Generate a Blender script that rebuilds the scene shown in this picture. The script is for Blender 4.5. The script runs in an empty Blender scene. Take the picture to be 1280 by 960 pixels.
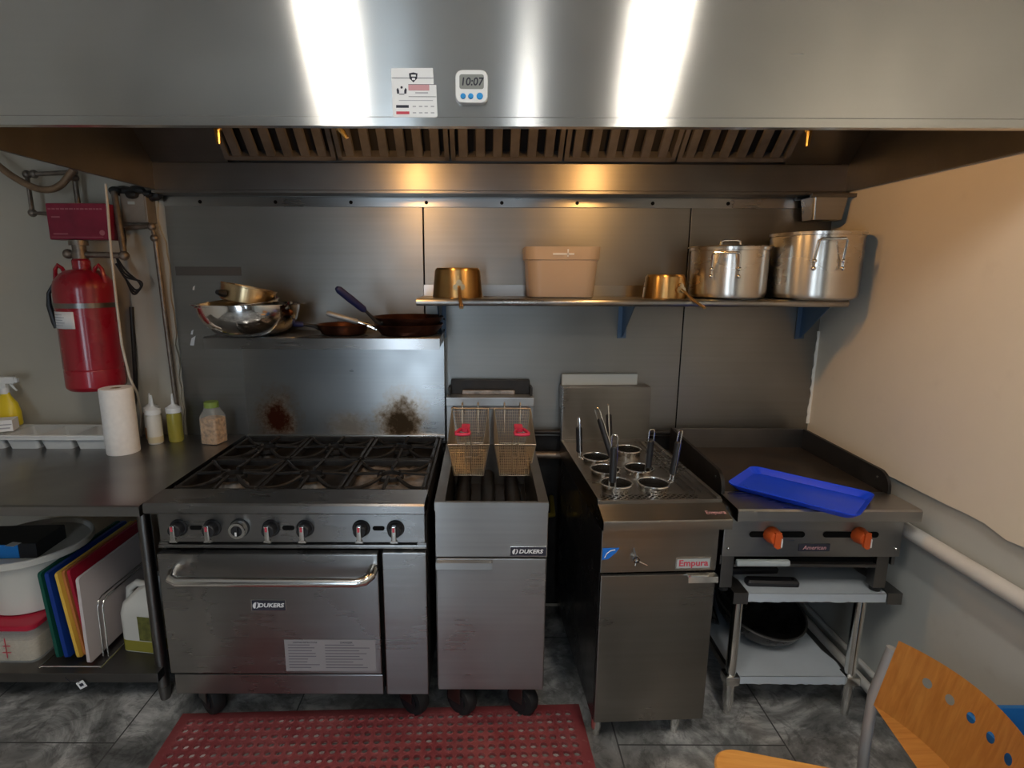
import bpy, bmesh, math, random
from mathutils import Vector, Matrix, Euler
random.seed(7)
S = bpy.context.scene
COL = S.collection
PI = math.pi

# ------------------------------------------------------------------ materials
def nmat(name):
    m = bpy.data.materials.new(name); m.use_nodes = True
    nt = m.node_tree; nt.nodes.clear()
    out = nt.nodes.new('ShaderNodeOutputMaterial'); p = nt.nodes.new('ShaderNodeBsdfPrincipled')
    nt.links.new(p.outputs[0], out.inputs[0])
    return m, nt, p
def N(nt, t, **k):
    n = nt.nodes.new(t)
    for a, v in k.items():
        if a in n.inputs: n.inputs[a].default_value = v
        else: setattr(n, a, v)
    return n
def L(nt, a, b): nt.links.new(a, b)
def rgb(c): return (c[0], c[1], c[2], 1)
def ramp(nt, fac, stops):
    r = nt.nodes.new('ShaderNodeValToRGB'); e = r.color_ramp.elements
    while len(e) < len(stops): e.new(0.5)
    for i, (p, c) in enumerate(stops): e[i].position = p; e[i].color = rgb(c)
    L(nt, fac, r.inputs[0]); return r.outputs[0]
def mix(nt, fac, a, b, mode='MIX'):
    m = nt.nodes.new('ShaderNodeMix'); m.data_type = 'RGBA'; m.blend_type = mode
    for sock, v in ((0, fac), (6, a), (7, b)):
        if isinstance(v, (int, float)): m.inputs[sock].default_value = v
        elif isinstance(v, tuple): m.inputs[sock].default_value = rgb(v)
        else: L(nt, v, m.inputs[sock])
    return m.outputs[2]
def mapr(nt, v, a, b, c, d):
    m = nt.nodes.new('ShaderNodeMapRange'); L(nt, v, m.inputs[0])
    for i, x in enumerate((a, b, c, d)): m.inputs[i+1].default_value = x
    return m.outputs[0]
def noise(nt, scale=5, detail=4, rough=.55, sc=(1,1,1), coord='Object', dist=0):
    tc = nt.nodes.new('ShaderNodeTexCoord'); mp = nt.nodes.new('ShaderNodeMapping')
    mp.inputs['Scale'].default_value = sc
    L(nt, tc.outputs[coord], mp.inputs[0])
    n = nt.nodes.new('ShaderNodeTexNoise'); n.inputs['Scale'].default_value = scale
    n.inputs['Detail'].default_value = detail; n.inputs['Roughness'].default_value = rough
    n.inputs['Distortion'].default_value = dist
    L(nt, mp.outputs[0], n.inputs['Vector']); return n.outputs[0]
def bump(nt, p, h, s=.1, d=.01):
    b = nt.nodes.new('ShaderNodeBump'); b.inputs['Strength'].default_value = s; b.inputs['Distance'].default_value = d
    L(nt, h, b.inputs['Height']); L(nt, b.outputs[0], p.inputs['Normal'])

def plain(name, c, rough=.5, metal=0, spec=.5, var=.0, vscale=8, coat=0, trans=0, alpha=1, ior=1.45, sss=0):
    m, nt, p = nmat(name)
    p.inputs['Roughness'].default_value = rough; p.inputs['Metallic'].default_value = metal
    p.inputs['Specular IOR Level'].default_value = spec; p.inputs['Coat Weight'].default_value = coat
    p.inputs['Transmission Weight'].default_value = trans; p.inputs['IOR'].default_value = ior
    p.inputs['Alpha'].default_value = alpha
    if sss:
        p.inputs['Subsurface Weight'].default_value = sss; p.inputs['Subsurface Scale'].default_value = .02
    if var:
        n = noise(nt, vscale, 4)
        L(nt, ramp(nt, n, [(.3, [x*(1-var) for x in c]), (.7, [min(1, x*(1+var)) for x in c])]), p.inputs['Base Color'])
        L(nt, mapr(nt, n, .3, .7, max(.02, rough-.08), min(1, rough+.08)), p.inputs['Roughness'])
    else: p.inputs['Base Color'].default_value = rgb(c)
    return m
def steel(name, c=(.6,.6,.59), rough=.3, an=.8, T=(0,.4,1), brush=(.25,14,14), smudge=.25, tint=None, sm_scale=3., fc=.5):
    m, nt, p = nmat(name)
    p.inputs['Metallic'].default_value = 1
    fine = noise(nt, 6, 1, .5, brush)
    big = noise(nt, sm_scale, 2, .5, (1,1,1), dist=.3)
    c1 = mix(nt, mapr(nt, fine, .3, .7, 0, 1), tuple(x*(1-.08*fc) for x in c), tuple(min(1, x*(1+.06*fc)) for x in c))
    dk = tint or tuple(x*(1-smudge) for x in c)
    c2 = mix(nt, mapr(nt, big, .42, .7, 0, .8), c1, dk)
    L(nt, c2, p.inputs['Base Color'])
    ad = nt.nodes.new('ShaderNodeMath'); ad.operation = 'ADD'
    L(nt, mapr(nt, big, .35, .7, rough-.03, rough+.06), ad.inputs[0]); L(nt, mapr(nt, fine, .3, .7, -.025*fc, .025*fc), ad.inputs[1])
    L(nt, ad.outputs[0], p.inputs['Roughness'])
    p.inputs['Anisotropic'].default_value = an
    cv = nt.nodes.new('ShaderNodeCombineXYZ')
    for i in range(3): cv.inputs[i].default_value = T[i]
    L(nt, cv.outputs[0], p.inputs['Tangent'])
    return m
def emit(name, c, s):
    m = bpy.data.materials.new(name); m.use_nodes = True; nt = m.node_tree; nt.nodes.clear()
    o = nt.nodes.new('ShaderNodeOutputMaterial'); e = nt.nodes.new('ShaderNodeEmission')
    e.inputs[0].default_value = rgb(c); e.inputs[1].default_value = s; L(nt, e.outputs[0], o.inputs[0]); return m

M = {}
M['steel'] = steel('brushed_steel', (.40,.395,.385), .30)
M['steel_range'] = steel('brushed_steel_range', (.33,.325,.32), .27)
M['steel_wall'] = steel('brushed_steel_wall', (.285,.28,.265), .42, .5, sm_scale=1.6, smudge=.3)
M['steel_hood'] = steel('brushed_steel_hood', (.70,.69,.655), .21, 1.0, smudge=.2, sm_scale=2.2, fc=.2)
M['steel_dark'] = steel('dull_steel', (.22,.21,.20), .38, .5, smudge=.35)
M['steel_top'] = steel('table_steel', (.32,.31,.30), .32, .5, T=(0,1,.4), smudge=.3)
M['steel_noodle'] = steel('cooker_steel', (.285,.27,.25), .30, .75, smudge=.2)
M['polish'] = plain('polished_steel', (.72,.71,.69), .10, 1, var=.08, vscale=12)
M['chrome'] = plain('chrome', (.78,.77,.74), .16, 1)
M['pot'] = steel('brushed_aluminium', (.70,.66,.60), .28, .7, brush=(1,1,10), smudge=.22, fc=.3)
M['gold'] = steel('tarnished_gold_aluminium', (.62,.42,.18), .3, .6, brush=(1,1,10), tint=(.33,.17,.05))
M['goldpale'] = steel('pale_gold_aluminium', (.66,.52,.32), .3, .6, brush=(1,1,10), tint=(.42,.28,.13))
M['copper'] = plain('browned_pan_metal', (.075,.028,.018), .36, .8, var=.5, vscale=14)
M['iron'] = plain('black_cast_iron', (.018,.018,.019), .48, .3, var=.4, vscale=30)
M['ash'] = plain('ashy_burner_iron', (.17,.16,.15), .7, .3, var=.5, vscale=40)
M['plate'] = plain('seasoned_griddle_steel', (.085,.065,.05), .42, .7, var=.45, vscale=9)
M['black'] = plain('black_enamel', (.012,.012,.013), .25, 0, var=.2, vscale=6)
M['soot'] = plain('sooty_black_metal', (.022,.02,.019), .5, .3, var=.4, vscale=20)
M['blackpl'] = plain('black_plastic', (.015,.015,.017), .42)
M['rubber'] = plain('black_rubber', (.014,.014,.014), .65)
M['slot'] = plain('dark_opening', (.006,.006,.006), .9, spec=.1)
M['redtank'] = plain('red_tank_paint', (.30,.006,.018), .28, coat=.4, var=.12, vscale=5)
M['redbox'] = plain('maroon_box_paint', (.22,.012,.04), .38, var=.15, vscale=14)
M['redboxink'] = plain('faded_pink_lettering', (.4,.13,.16), .6)
M['pipe'] = plain('old_galvanized_pipe', (.20,.165,.135), .45, .7, var=.35, vscale=25)
M['conduit'] = plain('brown_conduit', (.27,.17,.10), .5, .4, var=.25, vscale=25)
M['brass'] = plain('brass', (.72,.52,.22), .25, 1)
M['cord'] = plain('cream_cord', (.62,.55,.45), .5)
M['jbox'] = plain('grey_box_metal', (.26,.23,.2), .5, .6, var=.3)
M['paper'] = plain('white_paper', (.82,.82,.82), .8)
M['papergrey'] = plain('grey_ink_paper', (.42,.42,.45), .8)
M['labelpaper'] = plain('greyish_label_paper', (.27,.255,.265), .7)
M['labelprint'] = plain('label_print_ink', (.12,.11,.13), .7)
M['ink'] = plain('dark_ink', (.03,.03,.045), .7)
M['redink'] = plain('red_ink', (.55,.06,.09), .7)
M['pinkink'] = plain('pink_ink', (.62,.33,.35), .7)
M['wh'] = plain('white_plastic', (.78,.78,.77), .4)
M['tissue'] = plain('paper_towel', (.85,.82,.79), .95, var=.04, vscale=60)
M['clearpl'] = plain('cloudy_clear_plastic', (.75,.76,.72), .25, alpha=.22)
M['milky'] = plain('milky_plastic', (.74,.72,.66), .38, alpha=.86)
M['tub'] = plain('amber_cloudy_plastic', (.72,.57,.42), .35, alpha=.5)
M['amber'] = plain('amber_dregs', (.42,.16,.03), .3)
M['oil'] = plain('olive_oil_yellow', (.52,.46,.08), .2, trans=.4, ior=1.4)
M['paleoil'] = plain('pale_sauce', (.60,.52,.34), .4)
M['oildark'] = plain('dark_frying_oil', (.018,.012,.008), .06)
M['rice'] = plain('pale_grain', (.66,.52,.36), .8, var=.15, vscale=90)
M['spice'] = plain('brown_spice_flakes', (.45,.26,.12), .85, var=.6, vscale=55)
M['greenlid'] = plain('green_lid', (.22,.30,.06), .45)
M['redlid'] = plain('red_lid', (.50,.02,.05), .4)
M['blue'] = plain('blue_plastic_tray', (.012,.07,.80), .34, var=.04)
M['bluepk'] = plain('blue_packet', (.02,.22,.62), .4)
M['bluebin'] = plain('blue_bin_plastic', (.02,.15,.42), .45)
M['navy'] = plain('navy_silicone', (.012,.015,.07), .5)
M['bd_green'] = plain('green_board', (.005,.085,.06), .5)
M['bd_blue'] = plain('blue_board', (.006,.04,.26), .5)
M['bd_yel'] = plain('yellow_board', (.78,.50,.08), .5)
M['bd_org'] = plain('orange_board', (.55,.20,.06), .5)
M['bd_red'] = plain('red_board', (.42,.015,.04), .5)
M['bd_wh'] = plain('white_board', (.62,.55,.54), .5)
M['orange'] = plain('orange_knob', (.62,.10,.02), .38)
M['pink'] = plain('pinkish_red_grip', (.62,.03,.08), .4)
M['film'] = plain('white_protective_film', (.52,.57,.62), .35, var=.06, vscale=5)
M['yel'] = plain('yellow_plastic', (.80,.58,.02), .35)
M['gasyel'] = plain('yellow_gas_hose', (.30,.22,.03), .5)
M['btn'] = plain('blue_button', (.02,.28,.66), .4)
M['lcd'] = plain('grey_lcd', (.25,.26,.24), .3)
M['frame'] = plain('grey_painted_tube', (.30,.31,.32), .4, .3)
M['wokm'] = plain('seasoned_wok_steel', (.055,.053,.051), .3, .8, var=.4, vscale=16)
M['wokrim'] = plain('worn_wok_rim', (.22,.21,.2), .4, .9)
M['foil'] = plain('scorched_foil', (.28,.24,.21), .45, .6, var=.5, vscale=22)
M['strip'] = plain('grey_adhesive_strip', (.075,.072,.068), .6)
M['bluest'] = plain('blue_sticker', (.01,.16,.62), .5)
M['gpl'] = plain('light_grey_plate', (.42,.46,.46), .5)
M['basketw'] = plain('fryer_wire', (.56,.48,.37), .36, .9)
M['filter'] = plain('greasy_baffle', (.125,.115,.11), .45, .35, var=.3, vscale=10)
M['filterd'] = plain('filter_shadow_gap', (.012,.01,.009), .7)
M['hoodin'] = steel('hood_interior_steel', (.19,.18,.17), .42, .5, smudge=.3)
M['whpipe'] = plain('white_painted_pipe', (.68,.66,.62), .45, var=.06, vscale=12)
M['lamp'] = emit('warm_lamp_glow', (1, .52, .16), 95)
M['led'] = emit('ceiling_lamp_glow', (1, .94, .85), 58)
M['led_back'] = emit('back_lamp_glow', (1, .96, .9), 20)
M['day'] = emit('daylight_pane', (.70, .85, 1), 5.5)

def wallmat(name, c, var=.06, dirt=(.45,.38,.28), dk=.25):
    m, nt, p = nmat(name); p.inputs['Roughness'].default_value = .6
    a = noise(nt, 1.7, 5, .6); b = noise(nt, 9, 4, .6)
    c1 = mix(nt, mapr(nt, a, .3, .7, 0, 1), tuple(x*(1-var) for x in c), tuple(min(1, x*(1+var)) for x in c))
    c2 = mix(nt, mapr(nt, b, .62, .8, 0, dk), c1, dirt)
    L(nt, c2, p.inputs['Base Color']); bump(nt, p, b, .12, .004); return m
M['wall'] = wallmat('cream_wall_paint_shaded', (.46,.42,.345))  # shade under the hood's left end is put into this darker cream
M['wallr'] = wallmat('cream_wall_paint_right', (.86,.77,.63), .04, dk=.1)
M['walllow'] = wallmat('grey_white_wall_panel', (.52,.53,.50), .08, (.3,.28,.25), .3)
M['ceil'] = wallmat('ceiling_paint', (.82,.80,.76), .03)
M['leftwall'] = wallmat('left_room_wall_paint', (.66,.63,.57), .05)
M['rearwall'] = wallmat('room_wall_paint', (.20,.185,.17), .05)

def floormat():
    m, nt, p = nmat('grey_slate_tile')
    a = noise(nt, 2.2, 8, .66, dist=1.6); b = noise(nt, 7.5, 7, .7, dist=2.4)
    c1 = ramp(nt, a, [(.33, (.06,.06,.06)), (.5, (.22,.22,.215)), (.66, (.62,.61,.60))])
    v = ramp(nt, b, [(.40, (.62,.62,.62)), (.5, (1,1,1)), (.6, (1.0,1.0,1.0))])
    c2 = mix(nt, 1, c1, v, 'MULTIPLY')
    br = nt.nodes.new('ShaderNodeTexBrick'); tc = nt.nodes.new('ShaderNodeTexCoord')
    mp = nt.nodes.new('ShaderNodeMapping'); mp.inputs['Location'].default_value = (.35,.12,0); mp.inputs['Rotation'].default_value = (0,0,PI/2)
    L(nt, tc.outputs['Object'], mp.inputs[0]); L(nt, mp.outputs[0], br.inputs['Vector'])
    br.inputs['Scale'].default_value = 1; br.inputs['Brick Width'].default_value = 1.2; br.inputs['Row Height'].default_value = .6
    br.inputs['Mortar Size'].default_value = .003; br.inputs['Mortar Smooth'].default_value = .1
    c3 = mix(nt, br.outputs['Fac'], c2, (.06,.06,.06)); L(nt, c3, p.inputs['Base Color'])
    L(nt, mapr(nt, b, .3, .7, .32, .5), p.inputs['Roughness']); bump(nt, p, b, .12, .004)
    return m
M['floor'] = floormat()
def matmat():
    m, nt, p = nmat('red_rubber_mat'); a = noise(nt, 6, 5, .6); b = noise(nt, 60, 3)
    c = mix(nt, mapr(nt, a, .35, .7, 0, 1), (.21,.034,.04), (.29,.075,.078))
    c = mix(nt, mapr(nt, b, .6, .75, 0, .5), c, (.34,.16,.15)); L(nt, c, p.inputs['Base Color'])
    p.inputs['Roughness'].default_value = .55; return m
M['mat'] = matmat()
def woodmat():
    m, nt, p = nmat('orange_maple_ply'); a = noise(nt, 7, 5, .6, (1,14,1.5), dist=.5); b = noise(nt, 2, 3)
    c = mix(nt, mapr(nt, a, .3, .7, 0, 1), (.62,.26,.05), (.80,.40,.105))
    c = mix(nt, mapr(nt, b, .4, .7, 0, .5), c, (.66,.32,.085)); L(nt, c, p.inputs['Base Color'])
    p.inputs['Roughness'].default_value = .38; p.inputs['Coat Weight'].default_value = .2; return m
M['wood'] = woodmat()
def risermat():   # stainless splash back with baked-on burn stains above the rear burners
    m = steel('scorched_splash_steel', (.36,.365,.365), .3, .75, smudge=.15); nt = m.node_tree
    p = [n for n in nt.nodes if n.type == 'BSDF_PRINCIPLED'][0]
    old = p.inputs['Base Color'].links[0].from_socket; oldr = p.inputs['Roughness'].links[0].from_socket
    tc = nt.nodes.new('ShaderNodeTexCoord'); sep = nt.nodes.new('ShaderNodeSeparateXYZ'); L(nt, tc.outputs['Object'], sep.inputs[0])
    n1 = noise(nt, 9, 6, .7); n2 = noise(nt, 45, 4, .7)
    def mth(op, a, b=None):
        q = nt.nodes.new('ShaderNodeMath'); q.operation = op
        for i, v in enumerate((a, b)):
            if v is None: continue
            if isinstance(v, (int, float)): q.inputs[i].default_value = v
            else: L(nt, v, q.inputs[i])
        return q.outputs[0]
    col, rg = old, oldr
    for cx, cz, rx, rz, c, k in ((-.305,.985,.10,.13,(.07,.018,.008),1.), (.265,.975,.115,.13,(.045,.028,.014),.95), (.02,.96,.12,.07,(.12,.09,.06),.5)):
        dx = mth('DIVIDE', mth('SUBTRACT', sep.outputs[0], cx), rx); dz = mth('DIVIDE', mth('SUBTRACT', sep.outputs[2], cz), rz)
        r = mth('SQRT', mth('ADD', mth('MULTIPLY', dx, dx), mth('MULTIPLY', dz, dz)))
        r = mth('ADD', r, mth('MULTIPLY', mth('SUBTRACT', n1, .5), 1.3)); r = mth('ADD', r, mth('MULTIPLY', mth('SUBTRACT', n2, .5), .9))
        halo = mapr(nt, r, .5, 1.35, .75*k, 0); core = mapr(nt, r, .35, .95, k, 0)
        col = mix(nt, halo, col, (.30,.19,.09)); col = mix(nt, core, col, c)
        q = nt.nodes.new('ShaderNodeMix'); L(nt, core, q.inputs[0]); L(nt, rg, q.inputs[2]); q.inputs[3].default_value = .7; rg = q.outputs[0]
        mm = nt.nodes.new('ShaderNodeMath'); mm.operation = 'SUBTRACT'; mm.inputs[0].default_value = 1; L(nt, core, mm.inputs[1])
    L(nt, col, p.inputs['Base Color']); L(nt, rg, p.inputs['Roughness'])
    return m
M['riser'] = risermat()
M['bracket'] = plain('bluish_bracket_steel', (.10,.15,.22), .4, .6)
M['caulk'] = wallmat('white_caulk', (.78,.76,.70), .04)

# ------------------------------------------------------------------ mesh helper
class B:
    def __init__(s): s.bm = bmesh.new()
    def box(s, x0, x1, y0, y1, z0, z1, bev=0, rot=None, piv=None, seg=2):
        r = bmesh.ops.create_cube(s.bm, size=1); vs = r['verts']
        c = Vector(((x0+x1)/2, (y0+y1)/2, (z0+z1)/2)); d = Vector((abs(x1-x0), abs(y1-y0), abs(z1-z0)))
        for v in vs: v.co = Vector((v.co.x*d.x, v.co.y*d.y, v.co.z*d.z)) + c
        if bev:
            es = list({e for v in vs for e in v.link_edges})
            rr = bmesh.ops.bevel(s.bm, geom=es, offset=min(bev, min(d)*.45), segments=seg, profile=.5, affect='EDGES')
            vs = list({v for f in rr['faces'] for v in f.verts} | {v for v in vs if v.is_valid})
        if rot is not None:
            pv = Vector(piv) if piv else c
            R = rot if isinstance(rot, Matrix) else Euler(rot).to_matrix()
            for v in vs: v.co = R @ (v.co - pv) + pv
        return s
    def tube(s, pts, r, n=10, closed=False, caps=True, flat=1.0):
        pts = [Vector(p) for p in pts]; k = len(pts); rs = r if isinstance(r, (list, tuple)) else [r]*k
        rings = []; nrm = None
        for i, p in enumerate(pts):
            a = pts[(i-1) % k] if (closed or i > 0) else p; b = pts[(i+1) % k] if (closed or i < k-1) else p
            t = (b-a).normalized()
            if nrm is None:
                u = Vector((0,0,1)) if abs(t.z) < .9 else Vector((1,0,0)); nrm = (u - t*u.dot(t)).normalized()
            else:
                nrm = nrm - t*nrm.dot(t)
                nrm = nrm.normalized() if nrm.length > 1e-6 else t.orthogonal().normalized()
            bi = t.cross(nrm)
            rings.append([s.bm.verts.new(p + (nrm*math.cos(2*PI*j/n)*flat + bi*math.sin(2*PI*j/n))*rs[i]) for j in range(n)])
        for i in range(k if closed else k-1):
            a, b = rings[i], rings[(i+1) % k]
            for j in range(n): s.bm.faces.new((a[j], a[(j+1) % n], b[(j+1) % n], b[j]))
        if caps and not closed:
            s.bm.faces.new(rings[0][::-1]); s.bm.faces.new(rings[-1])
        return s
    def cyl(s, p0, p1, r0, r1=None, n=24): return s.tube([p0, p1], [r0, r0 if r1 is None else r1], n)
    def lathe(s, prof, c=(0,0,0), n=40, mtx=None, sx=1, sy=1, closed=False):
        rings = []
        for (r, z) in prof:
            if r < 1e-6: rings.append([s.bm.verts.new((0, 0, z))])
            else: rings.append([s.bm.verts.new((r*math.cos(2*PI*j/n)*sx, r*math.sin(2*PI*j/n)*sy, z)) for j in range(n)])
        pr = list(zip(rings, rings[1:])) + ([(rings[-1], rings[0])] if closed else [])
        for a, b in pr:
            for j in range(n):
                q = [a[j % len(a)], a[(j+1) % len(a)], b[(j+1) % len(b)], b[j % len(b)]]
                u = []
                for v in q:
                    if v not in u: u.append(v)
                if len(u) > 2:
                    try: s.bm.faces.new(u)
                    except ValueError: pass
        for rg in rings:
            for v in rg:
                if mtx: v.co = mtx @ v.co
                v.co += Vector(c)
        return s
    def prism(s, poly, vec):
        vec = Vector(vec); a = [s.bm.verts.new(p) for p in poly]; b = [s.bm.verts.new(Vector(p)+vec) for p in poly]
        s.bm.faces.new(a[::-1]); s.bm.faces.new(b); n = len(a)
        for i in range(n): s.bm.faces.new((a[i], a[(i+1) % n], b[(i+1) % n], b[i]))
        return s
    def loft(s, loops, cap0=True, cap1=True):
        rs = [[s.bm.verts.new(p) for p in lp] for lp in loops]; n = len(rs[0])
        for a, b in zip(rs, rs[1:]):
            for j in range(n): s.bm.faces.new((a[j], a[(j+1) % n], b[(j+1) % n], b[j]))
        if cap0: s.bm.faces.new(rs[0][::-1])
        if cap1: s.bm.faces.new(rs[-1])
        return s
    def sphere(s, c, r, n=20, sc=(1,1,1)):
        m = max(6, n//2)
        return s.lathe([(r*math.sin(PI*i/m), -r*math.cos(PI*i/m)*sc[2]) for i in range(m+1)], c, n, sx=sc[0], sy=sc[1])
    def xf(s, mtx):
        for v in s.bm.verts: v.co = mtx @ v.co
        return s
    def build(s, name, mat, parent=None, smooth=35):
        bmesh.ops.recalc_face_normals(s.bm, faces=s.bm.faces)
        me = bpy.data.meshes.new(name); s.bm.to_mesh(me); s.bm.free()
        me.materials.append(M[mat] if isinstance(mat, str) else mat)
        if smooth:
            me.polygons.foreach_set('use_smooth', [True]*len(me.polygons)); me.set_sharp_from_angle(angle=math.radians(smooth))
        o = bpy.data.objects.new(name, me); COL.objects.link(o)
        if smooth:
            wn = o.modifiers.new('flat_faces', 'WEIGHTED_NORMAL'); wn.keep_sharp = True; wn.weight = 100
        if parent: o.parent = parent
        return o
def crv(pts, k=6):
    P = [Vector(q) for q in pts]; P = [P[0]*2-P[1]] + P + [P[-1]*2-P[-2]]; out = []
    for i in range(1, len(P)-2):
        a, b, c, d = P[i-1:i+3]
        for j in range(k):
            t = j/k; out.append(.5*((2*b)+(c-a)*t+(2*a-5*b+4*c-d)*t*t+(3*b-a-3*c+d)*t**3))
    return out+[P[-2]]
def rrect(x0, x1, y0, y1, r, z, n=5):
    P = []
    for cx, cy, a0 in ((x1-r, y1-r, 0), (x0+r, y1-r, 90), (x0+r, y0+r, 180), (x1-r, y0+r, 270)):
        for i in range(n+1):
            a = math.radians(a0 + 90*i/n); P.append((cx+r*math.cos(a), cy+r*math.sin(a), z))
    return P
def thing(name, label, cat, loc=(0,0,0), rot=(0,0,0), group=None):
    o = bpy.data.objects.new(name, None); COL.objects.link(o); o.empty_display_size = .05
    o.location = loc; o.rotation_euler = rot; o['label'] = label; o['category'] = cat
    if group: o['group'] = group
    return o
def tag(o, label, cat, group=None):
    o['label'] = label; o['category'] = cat
    if group: o['group'] = group
    return o
def struct(o): o['kind'] = 'structure'; return o
def kids(o): return [c for c in COL.objects if c.parent == o]
def dup(o, label=None, parent=None, **k):
    c = o.copy(); COL.objects.link(c)
    if parent: c.parent = parent
    for ch in kids(o): dup(ch, None, c)
    if label: c['label'] = label
    for a, v in k.items(): setattr(c, a, v)
    return c
def text(s, size, name, mat, parent, loc, rot=(PI/2,0,0), align='CENTER', ext=.0003, shear=0, sx=1, bold=0):
    cu = bpy.data.curves.new(name, 'FONT'); cu.body = s; cu.size = size; cu.align_x = align; cu.align_y = 'CENTER'
    cu.extrude = ext; cu.shear = shear; cu.offset = bold; cu.resolution_u = 3
    t = bpy.data.objects.new(name, cu); COL.objects.link(t)
    dg = bpy.context.evaluated_depsgraph_get(); dg.update()
    me = bpy.data.meshes.new_from_object(t.evaluated_get(dg)); bpy.data.objects.remove(t)
    for v in me.vertices: v.co.x *= sx
    me.materials.clear(); me.materials.append(M[mat])
    o = bpy.data.objects.new(name, me); COL.objects.link(o); o.location = loc; o.rotation_euler = rot
    if parent: o.parent = parent
    return o

# ------------------------------------------------------------------ the room
XL, XR, YR, ZC = -3.2, 1.549, -5.2, 2.75
struct(B().box(XL-.1, XR+.1, YR-.1, .1, -.1, 0).build('floor', 'floor'))
struct(B().box(XL-.1, XR+.1, YR-.1, .1, ZC, ZC+.1).build('ceiling', 'ceil'))
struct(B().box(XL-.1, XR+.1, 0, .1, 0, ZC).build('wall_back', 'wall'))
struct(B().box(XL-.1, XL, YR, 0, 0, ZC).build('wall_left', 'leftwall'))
struct(B().box(XR, XR+.1, YR, 0, 0, ZC).build('wall_right', 'walllow'))
# upper right wall skin: its ragged paint edge overhangs the lower panel
b = B(); n = 70; lo = []
for i in range(n+1):
    y = YR + (0-YR)*i/n; lo.append((1.549, y, .905 + (.0015 if y > -.75 else random.uniform(-.007, .007)) - .008*(y < -1)))
poly = [(1.549, 0, ZC), (1.549, YR, ZC)] + lo
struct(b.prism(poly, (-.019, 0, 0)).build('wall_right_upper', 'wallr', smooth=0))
# rear wall with a glazed doorway and a window (behind the camera)
W = [(-1.38, -.60, .02, 2.15), (.19, .46, .3, 2.1)]
xs = [XL] + [v for w in W for v in w[:2]] + [XR]
b = B(); y0, y1 = YR-.1, YR
b.box(XL-.1, W[0][0], y0, y1, 0, ZC); b.box(W[0][0], W[0][1], y0, y1, W[0][3], ZC); b.box(W[0][1], W[1][0], y0, y1, 0, ZC)
b.box(W[1][0], W[1][1], y0, y1, 0, W[1][2]); b.box(W[1][0], W[1][1], y0, y1, W[1][3], ZC); b.box(W[1][1], XR+.1, y0, y1, 0, ZC)
struct(b.build('wall_rear', 'rearwall'))
for k, w in enumerate(W):
    f = B(); t = .05
    f.box(w[0], w[0]+t, y0, y1, w[2], w[3]).box(w[1]-t, w[1], y0, y1, w[2], w[3]).box(w[0]+t, w[1]-t, y0, y1, w[3]-t, w[3]).box(w[0]+t, w[1]-t, y0, y1, w[2], w[2]+t)
    if k == 0: f.box((w[0]+w[1])/2-.03, (w[0]+w[1])/2+.03, y0, y1, w[2]+t, w[3]-t)
    fr = struct(f.build('window_%d' % (k+1), 'frame')); 
    B().box(w[0]+t, w[1]-t, y0+.03, y0+.04, w[2]+t, w[3]-t).build('pane', 'day', fr)
# flush ceiling light panels (two over the photographer, one further back)
for k, (x, y) in enumerate([(-.67,-2.36), (.725,-2.36), (.27,-3.75)]):
    t = thing('ceiling_lamp', 'narrow flush ceiling light panel %s' % ('over the room in front of the range', 'over the room in front of the noodle cooker', 'further back in the room')[k], 'lamp', (x, y, ZC), group='flush ceiling lamps')
    hw_, hl_ = (.042, .42) if k < 2 else (.045, .42)
    B().box(-hw_-.012, -hw_, -hl_-.012, hl_+.012, -.022, 0).box(hw_, hw_+.012, -hl_-.012, hl_+.012, -.022, 0).box(-hw_, hw_, hl_, hl_+.012, -.022, 0).box(-hw_, hw_, -hl_-.012, -hl_, -.022, 0).build('lamp_frame', 'wh', t)
    B().box(-hw_, hw_, -hl_, hl_, -.016, -.008).build('diffuser', 'led' if k < 2 else 'led_back', t)

# stainless sheets lining the back wall, with seams
for k, (x0, x1) in enumerate([(-1.412, -.279), (-.273, .900), (.906, 1.527)]):
    struct(B().box(x0, x1, -.006, 0, .02, 1.99, .0015).build('trim_%d' % (k+1), 'steel_wall'))
for k, x in enumerate((-.276, .903)): struct(B().box(x-.0045, x+.0045, -.004, -.0005, .02, 1.94).build('trim_%d' % (7+k), 'slot', smooth=0))
struct(B().box(.10, .92, -.009, -.0062, .02, .90, .001).build('trim_9', 'soot'))  # plain black sheet darkening the lower wall behind the gap; shares the soot material
b = B(); random.seed(11); n = 24
b.prism([(1.517,-.0065,.965), (1.535,-.0065,.965), (1.535,-.0065,1.40)] + [(1.519+random.uniform(-.004,.003),-.0065,1.40-.43*i/n) for i in range(n)], (0,-.004,0))
struct(b.build('trim_6', 'caulk', smooth=0))
b = B().box(-1.412, 1.42, -.012, -.0065, 1.938, 1.978, .002)
tr = struct(b.build('trim_4', 'steel'))
h = B()
for i in range(9): h.cyl((-1.25+i*.33, -.0122, 1.957), (-1.25+i*.33, -.0145, 1.957), .008, n=12)
h.build('rivet_row', 'slot', tr)
# cream pilaster edge and chipped plaster beside the steel
b = B(); pl = [(-1.60,0,0.0), (-1.60,0,1.99)]
for i in range(40):
    z = 1.99 - 1.99*i/39; pl.append((-1.418 + random.uniform(-.008,.004) - (.03 if z > 1.8 else 0)*random.random(), 0, z))
struct(b.prism(pl, (0,-.012,0)).build('trim_5', 'wall', smooth=0))
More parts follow.
